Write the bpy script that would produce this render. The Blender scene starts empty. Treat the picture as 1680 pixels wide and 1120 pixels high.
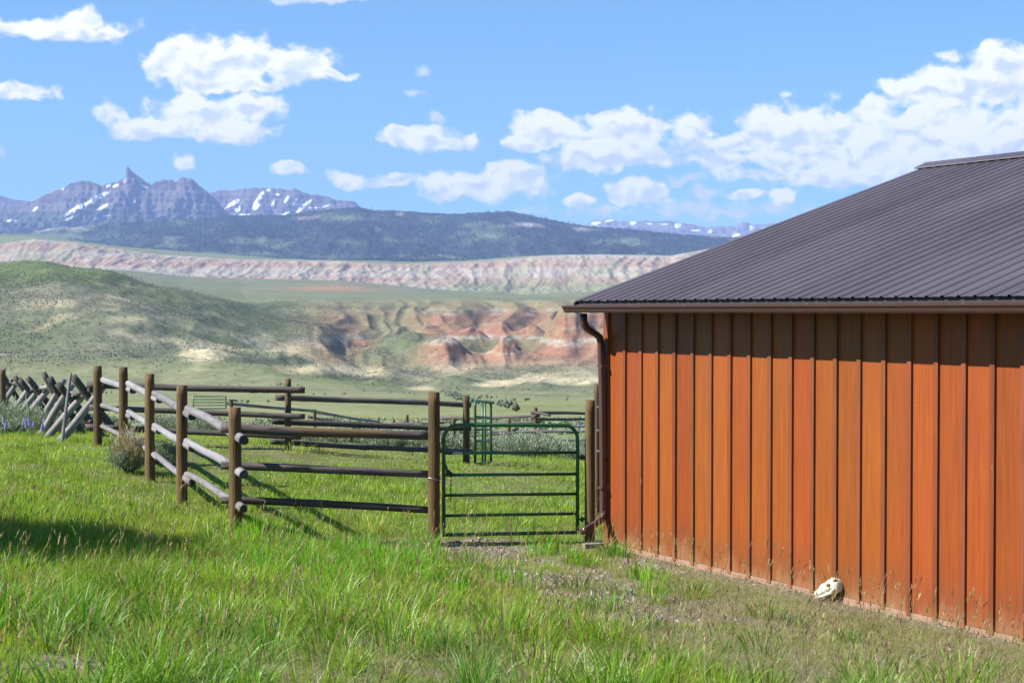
import bpy, bmesh, math, random
import numpy as np
from mathutils import Vector, Matrix, Quaternion
random.seed(7); rng = np.random.default_rng(11)
SC = bpy.context.scene; COL = SC.collection
F = 2500.0; CZ = 2.55            # focal length in photo pixels; camera height (barn sill near z=0)
# ---------------------------------------------------------------- camera
cam = bpy.data.cameras.new('camera'); co = bpy.data.objects.new('camera', cam); COL.objects.link(co)
cam.sensor_width = 36; cam.lens = 36*F/1680; cam.clip_start = .2; cam.clip_end = 90000
PITCH = math.atan(48/F)
co.location = (0, 0, CZ); co.rotation_euler = (math.pi/2-PITCH, 0, 0); SC.camera = co
cam.dof.use_dof = True; cam.dof.focus_distance = 14.5; cam.dof.aperture_fstop = 8
SC.view_settings.view_transform = 'Standard'; SC.view_settings.look = 'None'; SC.view_settings.gamma = 1
SC.view_settings.exposure = 1.0
SC.cycles.use_denoising = True
SC.cycles.max_bounces = 6; SC.cycles.diffuse_bounces = 3; SC.cycles.volume_bounces = 1; SC.cycles.transparent_max_bounces = 8
SC.cycles.sample_clamp_indirect = 6
# ---------------------------------------------------------------- sun
EL = math.radians(41); LX, LY = .972, .235
tosun = Vector((-LX*math.cos(EL), -LY*math.cos(EL), math.sin(EL)))
sl = bpy.data.lights.new('sun', 'SUN'); sl.energy = 5.0; sl.angle = math.radians(.5); sl.color = (1, .955, .88)
so = bpy.data.objects.new('sun', sl); COL.objects.link(so); so.rotation_euler = tosun.to_track_quat('Z', 'Y').to_euler()
# ---------------------------------------------------------------- node helpers
class NT:
    def __init__(s, tree): s.t = tree; s.n = tree.nodes; s.l = tree.links
    def new(s, typ, **kw):
        n = s.n.new(typ)
        for k, v in kw.items(): setattr(n, k, v)
        return n
    def put(s, sock, v):
        if isinstance(v, bpy.types.NodeSocket): s.l.new(v, sock)
        elif v is not None: sock.default_value = v
    def math(s, op, a, b=None, c=None, clamp=False):
        n = s.new('ShaderNodeMath', operation=op); n.use_clamp = clamp
        for i, v in enumerate((a, b, c)):
            if v is not None: s.put(n.inputs[i], v)
        return n.outputs[0]
    def vm(s, op, a, b=None, sc=None):
        n = s.new('ShaderNodeVectorMath', operation=op); s.put(n.inputs[0], a)
        if b is not None: s.put(n.inputs[1], b)
        if sc is not None: s.put(n.inputs['Scale'], sc)
        return n.outputs['Value'] if op in ('LENGTH', 'DOT_PRODUCT') else n.outputs[0]
    def noise(s, vec, scale=1., detail=4., rough=.55, dist=0., dim='3D'):
        n = s.new('ShaderNodeTexNoise'); n.noise_dimensions = dim
        s.put(n.inputs['Vector'], vec); s.put(n.inputs['Scale'], scale); n.inputs['Detail'].default_value = detail
        n.inputs['Roughness'].default_value = rough; n.inputs['Distortion'].default_value = dist
        return n.outputs['Fac']
    def maprange(s, v, a, b, c=0., d=1., smooth=False):
        n = s.new('ShaderNodeMapRange'); n.interpolation_type = 'SMOOTHSTEP' if smooth else 'LINEAR'
        s.put(n.inputs[0], v)
        for i, q in enumerate((a, b, c, d)): s.put(n.inputs[i+1], q)
        return n.outputs[0]
    def mix(s, f, a, b, mode='MIX'):
        n = s.new('ShaderNodeMix', data_type='RGBA', blend_type=mode)
        s.put(n.inputs[0], f)
        for k, v in ((6, a), (7, b)):
            if not isinstance(v, bpy.types.NodeSocket): v = (*v, 1) if len(v) == 3 else v
            s.put(n.inputs[k], v)
        return n.outputs[2]
    def sep(s, v):
        n = s.new('ShaderNodeSeparateXYZ'); s.put(n.inputs[0], v); return n.outputs
    def comb(s, x, y, z):
        n = s.new('ShaderNodeCombineXYZ')
        for i, v in enumerate((x, y, z)): s.put(n.inputs[i], v)
        return n.outputs[0]
    def bump(s, h, dist=.01, strength=1.):
        n = s.new('ShaderNodeBump'); s.put(n.inputs['Height'], h); n.inputs['Distance'].default_value = dist
        n.inputs['Strength'].default_value = strength; return n.outputs[0]
# ---------------------------------------------------------------- world: sky + clouds placed by direction
w = bpy.data.worlds.new('World'); SC.world = w; w.use_nodes = True
g = NT(w.node_tree); g.n.clear()
sky = g.new('ShaderNodeTexSky', sky_type='NISHITA'); sky.sun_disc = False; sky.sun_elevation = EL
sky.sun_rotation = math.atan2(tosun.x, tosun.y); sky.altitude = 2100; sky.air_density = 1.25; sky.dust_density = .7; sky.ozone_density = 1.6
tc = g.new('ShaderNodeTexCoord'); dx, dy, dz = g.sep(tc.outputs['Generated'])
dys = g.math('MAXIMUM', dy, .05)
U = g.math('DIVIDE', dx, dys); V = g.math('DIVIDE', dz, dys)
P0_ = g.comb(U, V, 0.)
P = g.vm('MULTIPLY', P0_, (25., 25., 0.))        # 100 photo pixels = 1 unit
wn = g.new('ShaderNodeTexNoise'); g.put(wn.inputs['Vector'], P); wn.inputs['Scale'].default_value = 1.7; wn.inputs['Detail'].default_value = 3
PW = g.vm('ADD', P, g.vm('SCALE', g.vm('SUBTRACT', wn.outputs['Color'], (.5, .5, .5)), sc=.42))
CL = [(100,50,98,17,1),(135,38,48,22,1),(25,46,50,14,.9),(170,55,36,14,.8),
 (322,108,82,44,1.2),(420,98,75,34,1.1),(492,112,66,26,1),(550,122,38,8,.8),(370,138,100,14,1),(300,90,50,22,1),
 (330,184,95,26,1.1),(402,178,62,24,1),(250,208,78,20,1),(310,165,45,16,1),(385,218,66,19,.9),
 (182,187,36,17,.6),(20,154,78,15,.9),(297,271,30,13,.8),(482,275,26,11,.8),(568,292,30,15,.8),(642,297,44,12,.7),
 (703,230,72,18,.95),(711,195,14,11,.6),(683,160,22,7,.45),(696,126,12,8,.45),
 (790,303,118,22,1),(850,288,62,19,1),(895,216,72,28,1.1),(862,236,44,13,1),(1028,212,66,33,1.15),(995,254,102,24,1.2),
 (975,228,50,26,1),(1138,212,46,20,.9),(1150,240,90,16,.55),(1200,238,36,15,1),(1292,212,84,34,1.1),(1268,264,66,15,1),(1385,214,62,28,1),(1350,250,120,40,.6),
 (1455,240,120,52,.8),(1640,120,66,44,1.3),(1540,150,86,30,1.25),(1600,140,110,36,1.2),(1630,238,120,38,1.15),(1700,215,100,40,1.1),(1430,178,34,18,.9),
 (1400,292,150,22,.8),(1500,225,190,55,.9),(1480,275,210,34,.85),(1640,290,120,30,.8),(1180,262,80,18,.7),(1240,290,60,12,.7),(1032,314,54,22,1),(955,329,24,10,.8),(1120,298,30,9,.6),(1152,317,34,11,.7),(1222,323,26,10,.8),(1282,322,24,10,.8),
 (1555,92,40,9,.4),(1300,160,18,6,.4),(880,344,56,9,.35),(1170,345,230,14,.42),(520,-4,90,9,.7),(330,-6,50,7,.5),(2,250,14,16,.4),
 (-260,120,150,40,1),(-450,230,180,30,1),(1950,150,160,60,1.1),(2250,240,240,50,1),(1900,-60,120,40,1),(-200,-220,160,50,1),(900,-300,180,60,1)]
acc = None; accb = None
for (cx, cy, rx, ry, wt) in CL:
    c = ((cx-840)/100., (512-cy)/100., 0.)
    d = g.vm('MULTIPLY', g.vm('SUBTRACT', PW, c), (100./(rx*1.28), 100./(ry*1.30), 0.))
    v = g.math('MULTIPLY_ADD', g.vm('LENGTH', d), -wt, wt)
    acc = v if acc is None else g.math('SMOOTH_MAX', acc, v, .12)
    if wt > .75:
        v2 = g.math('MULTIPLY_ADD', g.vm('LENGTH', g.vm('ADD', d, (.12, -.38, 0.))), -wt, wt); accb = v2 if accb is None else g.math('SMOOTH_MAX', accb, v2, .12)
fine = g.noise(g.vm('MULTIPLY', PW, (1., 1.3, 1.)), 2.2, 9., .56)
sh1 = g.noise(g.vm('MULTIPLY', PW, (1., 1.3, 1.)), 2.6, 4., .5)
sh2 = g.noise(g.vm('MULTIPLY', g.vm('ADD', PW, (-.10, .14, 0.)), (1., 1.3, 1.)), 2.6, 4., .5)
fld = g.math('MULTIPLY_ADD', g.math('SUBTRACT', fine, .5), 1.6, acc)
dens = g.maprange(fld, .04, .44, smooth=True)
relief = g.math('MULTIPLY_ADD', g.math('SUBTRACT', sh1, sh2), 3.8, .92)
relief = g.math('ADD', relief, g.math('MULTIPLY', g.math('SUBTRACT', accb, acc), 1.5))
relief = g.math('ADD', relief, g.math('MULTIPLY', g.math('SUBTRACT', g.noise(P, .9, 3.), .5), .5))
thick = g.maprange(fld, .25, .95)
shade = g.math('MULTIPLY', g.math('ADD', relief, g.math('MULTIPLY', thick, .05)), 1., clamp=True)
ccol = g.mix(shade, (7.0, 7.5, 9.0), (11.6, 11.1, 10.6))
front = g.maprange(dy, .06, .2)
skyc = g.mix(1., sky.outputs[0], (.60, 1.03, 1.22), 'MULTIPLY')
out = g.mix(g.math('MULTIPLY', g.math('MULTIPLY', dens, .97), front), skyc, ccol)
bg = g.new('ShaderNodeBackground'); g.put(bg.inputs[0], out); bg.inputs[1].default_value = .065
g.l.new(bg.outputs[0], g.new('ShaderNodeOutputWorld').inputs[0])
w.cycles.sampling_method = 'MANUAL'; w.cycles.sample_map_resolution = 512
# ---------------------------------------------------------------- numpy noise
_perm = np.random.default_rng(5).permutation(4096).astype(np.int64); _perm = np.concatenate([_perm, _perm])
_gr = np.random.default_rng(6).uniform(0, 2*np.pi, 4096); _gx, _gy = np.cos(_gr), np.sin(_gr)
def pn(x, y, seed=0):
    x = np.asarray(x, float)+seed*17.31; y = np.asarray(y, float)+seed*7.77
    xi = np.floor(x).astype(np.int64); yi = np.floor(y).astype(np.int64); xf = x-xi; yf = y-yi
    u = xf*xf*xf*(xf*(xf*6-15)+10); v = yf*yf*yf*(yf*(yf*6-15)+10)
    def gd(i, j, a, b):
        h = _perm[(_perm[(i) & 4095]+(j)) & 4095]; return _gx[h]*a+_gy[h]*b
    n00 = gd(xi, yi, xf, yf); n10 = gd(xi+1, yi, xf-1, yf); n01 = gd(xi, yi+1, xf, yf-1); n11 = gd(xi+1, yi+1, xf-1, yf-1)
    return ((n00*(1-u)+n10*u)*(1-v)+(n01*(1-u)+n11*u)*v)*1.5
def fbm(x, y, o=5, seed=0, lac=2.03, gain=.5):
    a = 1; s = 0; t = 0
    for i in range(o):
        s = s+a*pn(x, y, seed+i*3); t += a; x = x*lac; y = y*lac; a *= gain
    return s/t
def ridged(x, y, o=5, seed=0, lac=2.1, gain=.5):
    a = 1; s = 0; t = 0
    for i in range(o):
        s = s+a*(1-np.abs(pn(x, y, seed+i*3))*1.7); t += a; x = x*lac; y = y*lac; a *= gain
    return s/t
def ss(a, b, x):
    t = np.clip((x-a)/(b-a), 0, 1); return t*t*(3-2*t)
def ip(x, pts):
    p = np.array(pts, float); return np.interp(x, p[:, 0], p[:, 1])
def cmix(a, b, t):
    return a*(1-t[..., None])+np.asarray(b, float)*t[..., None]
# pixel <-> world (pitched camera)
cp, sp = math.cos(PITCH), math.sin(PITCH)
def pix(px, py, Y):              # world point on the plane y=Y that the photo shows at (px,py)
    a = (px-840)/F; b = -(py-560)/F
    d = (a, cp+b*sp, -sp+b*cp); k = Y/d[1]
    return Vector((d[0]*k, Y, CZ+d[2]*k))
def yh(py, Y): return pix(840, py, Y).z
def zt(py, Y):                   # numpy: height for photo row py at depth Y
    b = -(py-560)/F; return CZ+Y*(-sp+b*cp)/(cp+b*sp)
def to_px(X, Y, Z):
    Z = Z-CZ; dep = Y*cp-Z*sp; up = Y*sp+Z*cp
    return 840+F*X/dep, 560-F*up/dep
# ---------------------------------------------------------------- object helpers
def tag(o, label=None, cat=None, group=None, kind=None):
    if label: o['label'] = label
    if cat: o['category'] = cat
    if group: o['group'] = group
    if kind: o['kind'] = kind
    return o
def mesh_np(name, V_, quads=None, tris=None, col=None, smooth=True):
    me = bpy.data.meshes.new(name); V_ = np.asarray(V_, np.float32)
    q = np.zeros((0, 4), np.int32) if quads is None else np.asarray(quads, np.int32)
    t = np.zeros((0, 3), np.int32) if tris is None else np.asarray(tris, np.int32)
    me.vertices.add(len(V_)); me.vertices.foreach_set('co', V_.ravel())
    li = np.concatenate([q.ravel(), t.ravel()]); me.loops.add(len(li)); me.loops.foreach_set('vertex_index', li)
    tot = np.concatenate([np.full(len(q), 4), np.full(len(t), 3)]).astype(np.int32); st = np.concatenate([[0], np.cumsum(tot)[:-1]]).astype(np.int32)
    me.polygons.add(len(tot)); me.polygons.foreach_set('loop_start', st); me.polygons.foreach_set('loop_total', tot)
    me.polygons.foreach_set('use_smooth', np.full(len(tot), smooth))
    me.update(calc_edges=True)
    if col is not None:
        ca = me.color_attributes.new('Col', 'FLOAT_COLOR', 'POINT'); c4 = np.ones((len(V_), 4), np.float32); c4[:, :3] = col
        ca.data.foreach_set('color', c4.ravel())
    return me
def grid_mesh(name, X, Y, Z, col=None):
    n, m = X.shape; idx = np.arange(n*m).reshape(n, m)
    q = np.stack([idx[:-1, :-1], idx[:-1, 1:], idx[1:, 1:], idx[1:, :-1]], -1).reshape(-1, 4)
    return mesh_np(name, np.stack([X, Y, Z], -1).reshape(-1, 3), q, None, None if col is None else col.reshape(-1, 3))
def link(name, me, mat=None, parent=None, M=None):
    o = bpy.data.objects.new(name, me); COL.objects.link(o)
    if mat is not None: me.materials.append(mat) if not me.materials else None
    if parent is not None:
        o.parent = parent
        if M is not None: o.matrix_basis = parent_inv(parent) @ M
    elif M is not None: o.matrix_basis = M
    return o
_pm = {}
def parent_inv(p): return _pm[p.name] if p.name in _pm else p.matrix_basis.inverted()
def empty(name, loc, label=None, cat=None, group=None, kind=None, rz=0.):
    o = bpy.data.objects.new(name, None); COL.objects.link(o); o.empty_display_size = .3
    o.matrix_basis = Matrix.Translation(Vector(loc)) @ Matrix.Rotation(rz, 4, 'Z')
    _pm[o.name] = o.matrix_basis.inverted().copy()
    return tag(o, label, cat, group, kind)
def bm_mesh(bm, name, smooth=False):
    me = bpy.data.meshes.new(name); bmesh.ops.recalc_face_normals(bm, faces=bm.faces[:]); bm.to_mesh(me); bm.free()
    if smooth:
        for p in me.polygons: p.use_smooth = True
    return me
def box(bm, x0, x1, y0, y1, z0, z1):
    vs = [bm.verts.new((x, y, z)) for x in (x0, x1) for y in (y0, y1) for z in (z0, z1)]
    for f in ((0,1,3,2),(4,6,7,5),(0,4,5,1),(2,3,7,6),(0,2,6,4),(1,5,7,3)): bm.faces.new([vs[i] for i in f])
def sweep(bm, pts, r, n=10, cap=True, rect=None, rads=None):
    pts = [Vector(p) for p in pts]; rings = []; prev = None
    for i, p in enumerate(pts):
        t = ((pts[min(i+1, len(pts)-1)]-p).normalized()+(p-pts[max(i-1, 0)]).normalized()).normalized()
        if prev is None: a = t.orthogonal().normalized() if abs(t.z) < .9 else Vector((1, 0, 0))
        else: a = prev
        a = (a-t*a.dot(t)).normalized(); b = t.cross(a); prev = a; rr = rads[i] if rads else r; ring = []
        for k in range(n):
            th = 2*math.pi*k/n; c, s = math.cos(th), math.sin(th)
            if rect: c = math.copysign(abs(c)**.4, c)*rect; s = math.copysign(abs(s)**.4, s)
            ring.append(bm.verts.new(p+a*(c*rr)+b*(s*rr)))
        rings.append(ring)
    for i in range(len(rings)-1):
        for k in range(n): bm.faces.new((rings[i][k], rings[i][(k+1) % n], rings[i+1][(k+1) % n], rings[i+1][k]))
    if cap: bm.faces.new(rings[0][::-1]); bm.faces.new(rings[-1])
def log_mesh(L, r0, r1, bend=.02, seed=0, n=14, lump=.09):
    r = random.Random(seed); bm = bmesh.new(); m = max(6, int(L/.12)); rings = []
    ph = [r.uniform(0, 6.28) for _ in range(6)]; am = [r.uniform(-1, 1) for _ in range(4)]
    knots = [(r.uniform(.05, .95)*L, r.uniform(0, 6.28), r.uniform(.1, .28)) for _ in range(int(L*2.2))]
    for i in range(m+1):
        z = L*i/m; t = z/L
        ox = bend*(am[0]*math.sin(math.pi*t)+.35*am[1]*math.sin(3*math.pi*t+ph[0])); oy = bend*(am[2]*math.sin(math.pi*t)+.35*am[3]*math.sin(2.6*math.pi*t+ph[1]))
        R = r0+(r1-r0)*t; ring = []
        if i in (0, m): R *= .95
        for k in range(n):
            th = 2*math.pi*k/n
            q = R*(1+lump*(.5*math.sin(2*th+ph[2]+z*1.3)+.35*math.sin(3*th+ph[3]-z*2.1)+.3*math.sin(z*5+ph[4]+th)))
            for kz, kt, ka in knots:
                dd = (z-kz)**2/.0025+(math.remainder(th-kt, 2*math.pi))**2/.12
                if dd < 6: q += R*ka*math.exp(-dd)
            ring.append(bm.verts.new((ox+q*math.cos(th), oy+q*math.sin(th), z)))
        rings.append(ring)
    for i in range(m):
        for k in range(n):
            f = bm.faces.new((rings[i][k], rings[i][(k+1) % n], rings[i+1][(k+1) % n], rings[i+1][k])); f.smooth = True
    f1_ = bm.faces.new(rings[0][::-1]); f2_ = bm.faces.new(rings[-1]); f1_.material_index = f2_.material_index = 1
    me = bpy.data.meshes.new('log'); bm.to_mesh(me); bm.free(); return me
def along(p, q, roll=0.):
    p, q = Vector(p), Vector(q); return Matrix.Translation(p) @ (q-p).to_track_quat('Z', 'Y').to_matrix().to_4x4() @ Matrix.Rotation(roll, 4, 'Z')
_sd = [100]
def put_log(name, p, q, r0, r1, mat, parent, bend=.02, lump=.09):
    _sd[0] += 1; p, q = Vector(p), Vector(q); me = log_mesh((q-p).length, r0, r1, bend*.55, _sd[0], lump=lump); me.materials.append(mat); me.materials.append(mat if name == 'post' else M_END)
    return link(name, me, mat, parent, along(p, q, random.uniform(0, 6.28)))
# ---------------------------------------------------------------- materials
def mat(name):
    m = bpy.data.materials.new(name); m.use_nodes = True; t = NT(m.node_tree); b = t.n['Principled BSDF']; b.inputs['Specular IOR Level'].default_value = .3
    return m, t, b
def objcoord(t):
    tcn = t.new('ShaderNodeTexCoord'); oi = t.new('ShaderNodeObjectInfo')
    return t.vm('ADD', tcn.outputs['Object'], t.vm('SCALE', t.comb(1., 1.7, 2.3), sc=t.math('MULTIPLY', oi.outputs['Random'], 37.))), oi.outputs['Random'], tcn.outputs['Object']
def wood_mat(name, c1, c2, cdark, rough=.85, ring=None, moss=None, streak=.5):
    m, t, b = mat(name); P_, rnd, O_ = objcoord(t)
    st = t.vm('MULTIPLY', P_, (1., 1., .06))
    n1 = t.noise(st, 22., 6., .65); n2 = t.noise(t.vm('MULTIPLY', P_, (1., 1., .25)), 5., 4.); cr = t.noise(st, 60., 3., .6)
    c = t.mix(t.maprange(n1, .32, .68), c1, c2)
    c = t.mix(t.math('MULTIPLY', t.maprange(n2, .45, .72, smooth=True), streak), c, cdark)
    c = t.mix(t.maprange(cr, .60, .68), c, tuple(v*.3 for v in cdark))
    if ring:
        c = t.mix(t.maprange(t.noise(t.vm('MULTIPLY', P_, (1, 1, .12)), 3.1, 3.), .60, .68, smooth=True), c, ring)
    hv = t.new('ShaderNodeHueSaturation'); t.put(hv.inputs['Color'], c); t.put(hv.inputs['Value'], t.maprange(rnd, 0., 1., .78, 1.18))
    t.put(b.inputs['Base Color'], hv.outputs[0]); b.inputs['Roughness'].default_value = rough
    h = t.math('ADD', n1, t.math('MULTIPLY', cr, .5)); t.put(b.inputs['Normal'], t.bump(h, .012, .9)); return m
M_POST = wood_mat('post_wood', (.175, .10, .042), (.10, .06, .028), (.062, .056, .03), streak=.55)
M_END = wood_mat('log_end', (.10, .085, .075), (.06, .05, .045), (.03, .025, .02))
M_POSTD = wood_mat('post_wood_dark', (.13, .085, .045), (.075, .05, .03), (.05, .045, .03))
M_GREY = wood_mat('silver_log', (.235, .225, .235), (.17, .16, .165), (.10, .09, .085), streak=.4)
M_DARK = wood_mat('dark_log', (.135, .112, .105), (.08, .067, .063), (.04, .032, .028), ring=(.13, .08, .04))
M_BUCK = wood_mat('buck_log', (.30, .275, .26), (.20, .18, .165), (.07, .06, .055), streak=.7)
def paint_mat(name, c, rough=.35, metallic=0., spec=.5, dirt=.15):
    m, t, b = mat(name); P_, rnd, O_ = objcoord(t)
    n = t.noise(P_, 7., 6., .6); cc = t.mix(t.math('MULTIPLY', t.maprange(n, .5, .75), dirt), c, tuple(.5*v+.05 for v in c))
    t.put(b.inputs['Base Color'], cc); b.inputs['Metallic'].default_value = metallic; b.inputs['Specular IOR Level'].default_value = spec
    t.put(b.inputs['Roughness'], t.maprange(n, .3, .7, rough*.8, rough*1.25)); return m
M_GATE = paint_mat('gate_green', (.02, .10, .03), .4)
M_GATE2 = paint_mat('gate_pale_green', (.07, .20, .11), .4)
M_TRIM = paint_mat('trim_brown', (.058, .028, .027), .42)
M_SPOUT = paint_mat('spout_brown', (.07, .033, .032), .3)
M_METAL = paint_mat('galvanised', (.35, .35, .36), .4, .7)
M_RUST = paint_mat('dark_iron', (.05, .045, .04), .6, .4)
M_SOFF = paint_mat('soffit_brown', (.06, .035, .028), .7)
M_BONE = paint_mat('bone', (.62, .58, .49), .7, dirt=.5)
# roof metal
M_ROOF, t, b = mat('roof_metal'); P_, rnd, O_ = objcoord(t)
n = t.noise(t.vm('MULTIPLY', O_, (1., .25, 1.)), 1.2, 5., .6)
xs_, _, _ = t.sep(O_); wnz = t.new('ShaderNodeTexWhiteNoise', noise_dimensions='1D'); t.put(wnz.inputs['W'], t.math('FLOOR', t.math('DIVIDE', xs_, .85)))
n3 = t.noise(t.vm('MULTIPLY', O_, (6., .35, 1.)), 2.5, 5., .6)
cc = t.mix(t.maprange(n, .3, .7), (.068, .054, .066), (.094, .077, .094)); cc = t.mix(t.math('MULTIPLY', t.maprange(n3, .52, .75), .35), cc, (.13, .115, .12))
cc = t.mix(t.maprange(t.math('FRACT', t.math('DIVIDE', xs_, .85)), .0, .012, .6, 0.), cc, (.03, .025, .03))
t.put(b.inputs['Base Color'], t.vm('SCALE', cc, sc=t.maprange(wnz.outputs['Value'], 0., 1., .93, 1.08))); t.put(b.inputs['Normal'], t.bump(n, .02, .35))
b.inputs['Metallic'].default_value = .15; t.put(b.inputs['Roughness'], t.maprange(n, .3, .7, .42, .52)); b.inputs['Specular IOR Level'].default_value = .5
# siding
SPB = .305
def siding_mat(name, batten):
    m, t, b = mat(name); tcn = t.new('ShaderNodeTexCoord'); x, y, z = t.sep(tcn.outputs['Object'])
    bi = t.math('FLOOR', t.math('DIVIDE', t.math('ADD', x, .03 if batten else -.03), SPB))
    wnz = t.new('ShaderNodeTexWhiteNoise', noise_dimensions='1D'); t.put(wnz.inputs['W'], bi); r = wnz.outputs['Value']
    pb = t.comb(t.math('ADD', x, t.math('MULTIPLY', r, 13.)), t.math('MULTIPLY', r, 7.), t.math('ADD', z, t.math('MULTIPLY', r, 31.)))
    gr = t.noise(t.vm('MULTIPLY', pb, (1., 1., .05)), 34., 5., .6)
    big = t.noise(t.vm('MULTIPLY', pb, (1., 1., .35)), 2.6, 4., .55)
    wv = t.new('ShaderNodeTexWave', wave_type='BANDS', bands_direction='Z'); t.put(wv.inputs['Vector'], t.vm('MULTIPLY', pb, (.9, 1., 1.)))
    wv.inputs['Scale'].default_value = 9.; wv.inputs['Distortion'].default_value = 7.; wv.inputs['Detail'].default_value = 2.; wv.inputs['Detail Scale'].default_value = .55
    if batten: c = t.mix(t.maprange(gr, .3, .7), (.215, .060, .024), (.14, .040, .017))
    else:
        c = t.mix(t.maprange(gr, .3, .7), (.270, .063, .0112), (.200, .044, .0084))
        c = t.mix(t.math('MULTIPLY', t.maprange(wv.outputs['Fac'], .35, .9), t.math('MULTIPLY', t.maprange(r, .82, .95), .08)), c, (.40, .105, .02))
    c = t.mix(t.math('MULTIPLY', t.maprange(big, .48, .75, smooth=True), .45), c, (.21, .042, .014) if not batten else (.075, .026, .015))
    kn = t.new('ShaderNodeTexVoronoi'); t.put(kn.inputs['Vector'], t.vm('MULTIPLY', pb, (1.2, 1., .45))); kn.inputs['Scale'].default_value = 4.2
    c = t.mix(t.maprange(kn.outputs['Distance'], .035, .08, .75 if batten else .35, 0.), c, (.30, .13, .07) if batten else (.15, .035, .014))
    # splash-back dirt and bleached finish along the foot of the wall
    zz = t.math('ADD', z, t.math('MULTIPLY', t.math('SUBTRACT', t.noise(t.comb(t.math('MULTIPLY', x, 3.), 0., t.math('MULTIPLY', z, 1.)), 1.6, 4.), .5), .5))
    c = t.mix(t.math('MULTIPLY', t.maprange(zz, .50, .04, smooth=True), .42), c, (.125, .052, .026))
    c = t.mix(t.math('MULTIPLY', t.maprange(t.math('ADD', zz, t.math('MULTIPLY', r, .12)), .24, -.02, smooth=True), .6), c, (.30, .16, .08))
    hv = t.new('ShaderNodeHueSaturation'); t.put(hv.inputs['Color'], c); t.put(hv.inputs['Value'], t.maprange(r, 0., 1., .88, 1.1)); t.put(hv.inputs['Hue'], t.maprange(t.math('FRACT', t.math('MULTIPLY', r, 7.3)), 0., 1., .498, .508))
    t.put(b.inputs['Base Color'], hv.outputs[0]); b.inputs['Roughness'].default_value = .48
    t.put(b.inputs['Normal'], t.bump(t.math('ADD', gr, t.math('MULTIPLY', big, .4)), .004, .6)); return m
M_SIDE = siding_mat('siding_board', False); M_BATT = siding_mat('siding_batten', True)
M_CONC, t, b = mat('foundation_concrete'); tcn = t.new('ShaderNodeTexCoord')
n = t.noise(tcn.outputs['Object'], 9., 6.); t.put(b.inputs['Base Color'], t.mix(n, (.26, .15, .105), (.36, .22, .16))); b.inputs['Roughness'].default_value = .9
# vertex-coloured terrain, fine procedural grain on top
def terr_mat(name, s1, s2, amt=.35, rough=1., bump=None, hue=0.):
    m, t, b = mat(name); a = t.new('ShaderNodeAttribute'); a.attribute_name = 'Col'; ge = t.new('ShaderNodeNewGeometry')
    n1 = t.noise(ge.outputs['Position'], s1, 5., .65); n2 = t.noise(ge.outputs['Position'], s2, 4., .6)
    k = t.math('MULTIPLY', t.maprange(n1, .3, .7, 1-amt, 1+amt), t.maprange(n2, .3, .7, 1-amt*.6, 1+amt*.6))
    t.put(b.inputs['Base Color'], t.vm('SCALE', a.outputs['Color'], sc=k)); b.inputs['Roughness'].default_value = rough; b.inputs['Specular IOR Level'].default_value = .1
    if bump: t.put(b.inputs['Normal'], t.bump(n1, bump, .7))
    return m
M_TERR = terr_mat('hillside', .16, .022, .26, bump=1.5)
M_RANGE = terr_mat('range_rock', .02, .004, .25, bump=14.)
M_GROUND = terr_mat('yard_soil', 14., 1.1, .35, bump=.03)
# plants: base colour varies per blade
def leaf_mat(name, trans=.35, rough=.6, spec=.25):
    m, t, b = mat(name); a = t.new('ShaderNodeAttribute'); a.attribute_name = 'Col'
    t.put(b.inputs['Base Color'], a.outputs['Color']); b.inputs['Roughness'].default_value = rough; b.inputs['Specular IOR Level'].default_value = spec
    tr = t.new('ShaderNodeBsdfTranslucent'); t.put(tr.inputs[0], t.mix(1., a.outputs['Color'], (1.15, 1.2, .6), 'MULTIPLY'))
    mx = t.new('ShaderNodeMixShader'); mx.inputs[0].default_value = trans
    t.l.new(b.outputs[0], mx.inputs[1]); t.l.new(tr.outputs[0], mx.inputs[2]); t.l.new(mx.outputs[0], t.n['Material Output'].inputs[0]); return m
M_GRASS = leaf_mat('grass_blades', .42, .42, .4); M_SAGE = leaf_mat('sage_leaves', .2, .8, .1)
# ================================================================ near ground height (thin-plate fit through surveyed spots)
CP = [(0,0,-1.62),(-4,0,-1.6),(4,0,-1.75),(0,6,-1.72),(-4,6,-1.62),(3,6,-1.95),(0,9,-2.05),(-3.5,10,-1.85),(3.2,9,-2.28),(6,9,-2.5),(0,12.5,-2.4),(-4.5,13,-2.12),(2,13.5,-2.58),(4.1,11.9,-2.62),(6.5,7.6,-2.55),
 (-3.02,16.6,-2.42),(-4.2,19.3,-2.45),(-5.1,21.3,-2.38),(-6,23.3,-2.3),(-7,25.6,-2.25),(-6,16,-2.15),(-9,20,-2.0),(-12,28,-2.3),(-.87,17.1,-2.63),(.9,17.5,-2.63),(1.1,17,-2.63),(5,20,-2.7),(9,15,-2.6),
 (-3.8,26,-2.36),(-.82,27.5,-2.75),(4,27,-3.0),(-8.6,30,-2.45),(-11,35,-2.62),(-14.5,43.5,-2.95),(-20,40,-2.6),(12,28,-3.1),
 (0,42,-3.9),(12,42,-4.2),(-8,45,-3.9),(0,55,-4.95),(18,55,-5.2),(-20,58,-4.6),(-30,55,-3.8),(-40,75,-6.3),(0,75,-5.9),(25,75,-6.0),(-18,75,-6.2),
 (-70,112,-8.2),(-35,112,-8.0),(0,112,-7.95),(35,112,-7.95),(70,112,-8.0),(60,60,-5.0),(-60,50,-3.5),(50,20,-3),(-40,20,-1.5),(-30,-10,-1.0),(30,-10,-2.2),(-70,140,-10),(0,140,-9.8),(70,140,-9.8)]
CPa = np.array(CP, float)
def _tps(r2): return np.where(r2 > 1e-9, .5*r2*np.log(np.maximum(r2, 1e-9)), 0)
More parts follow.
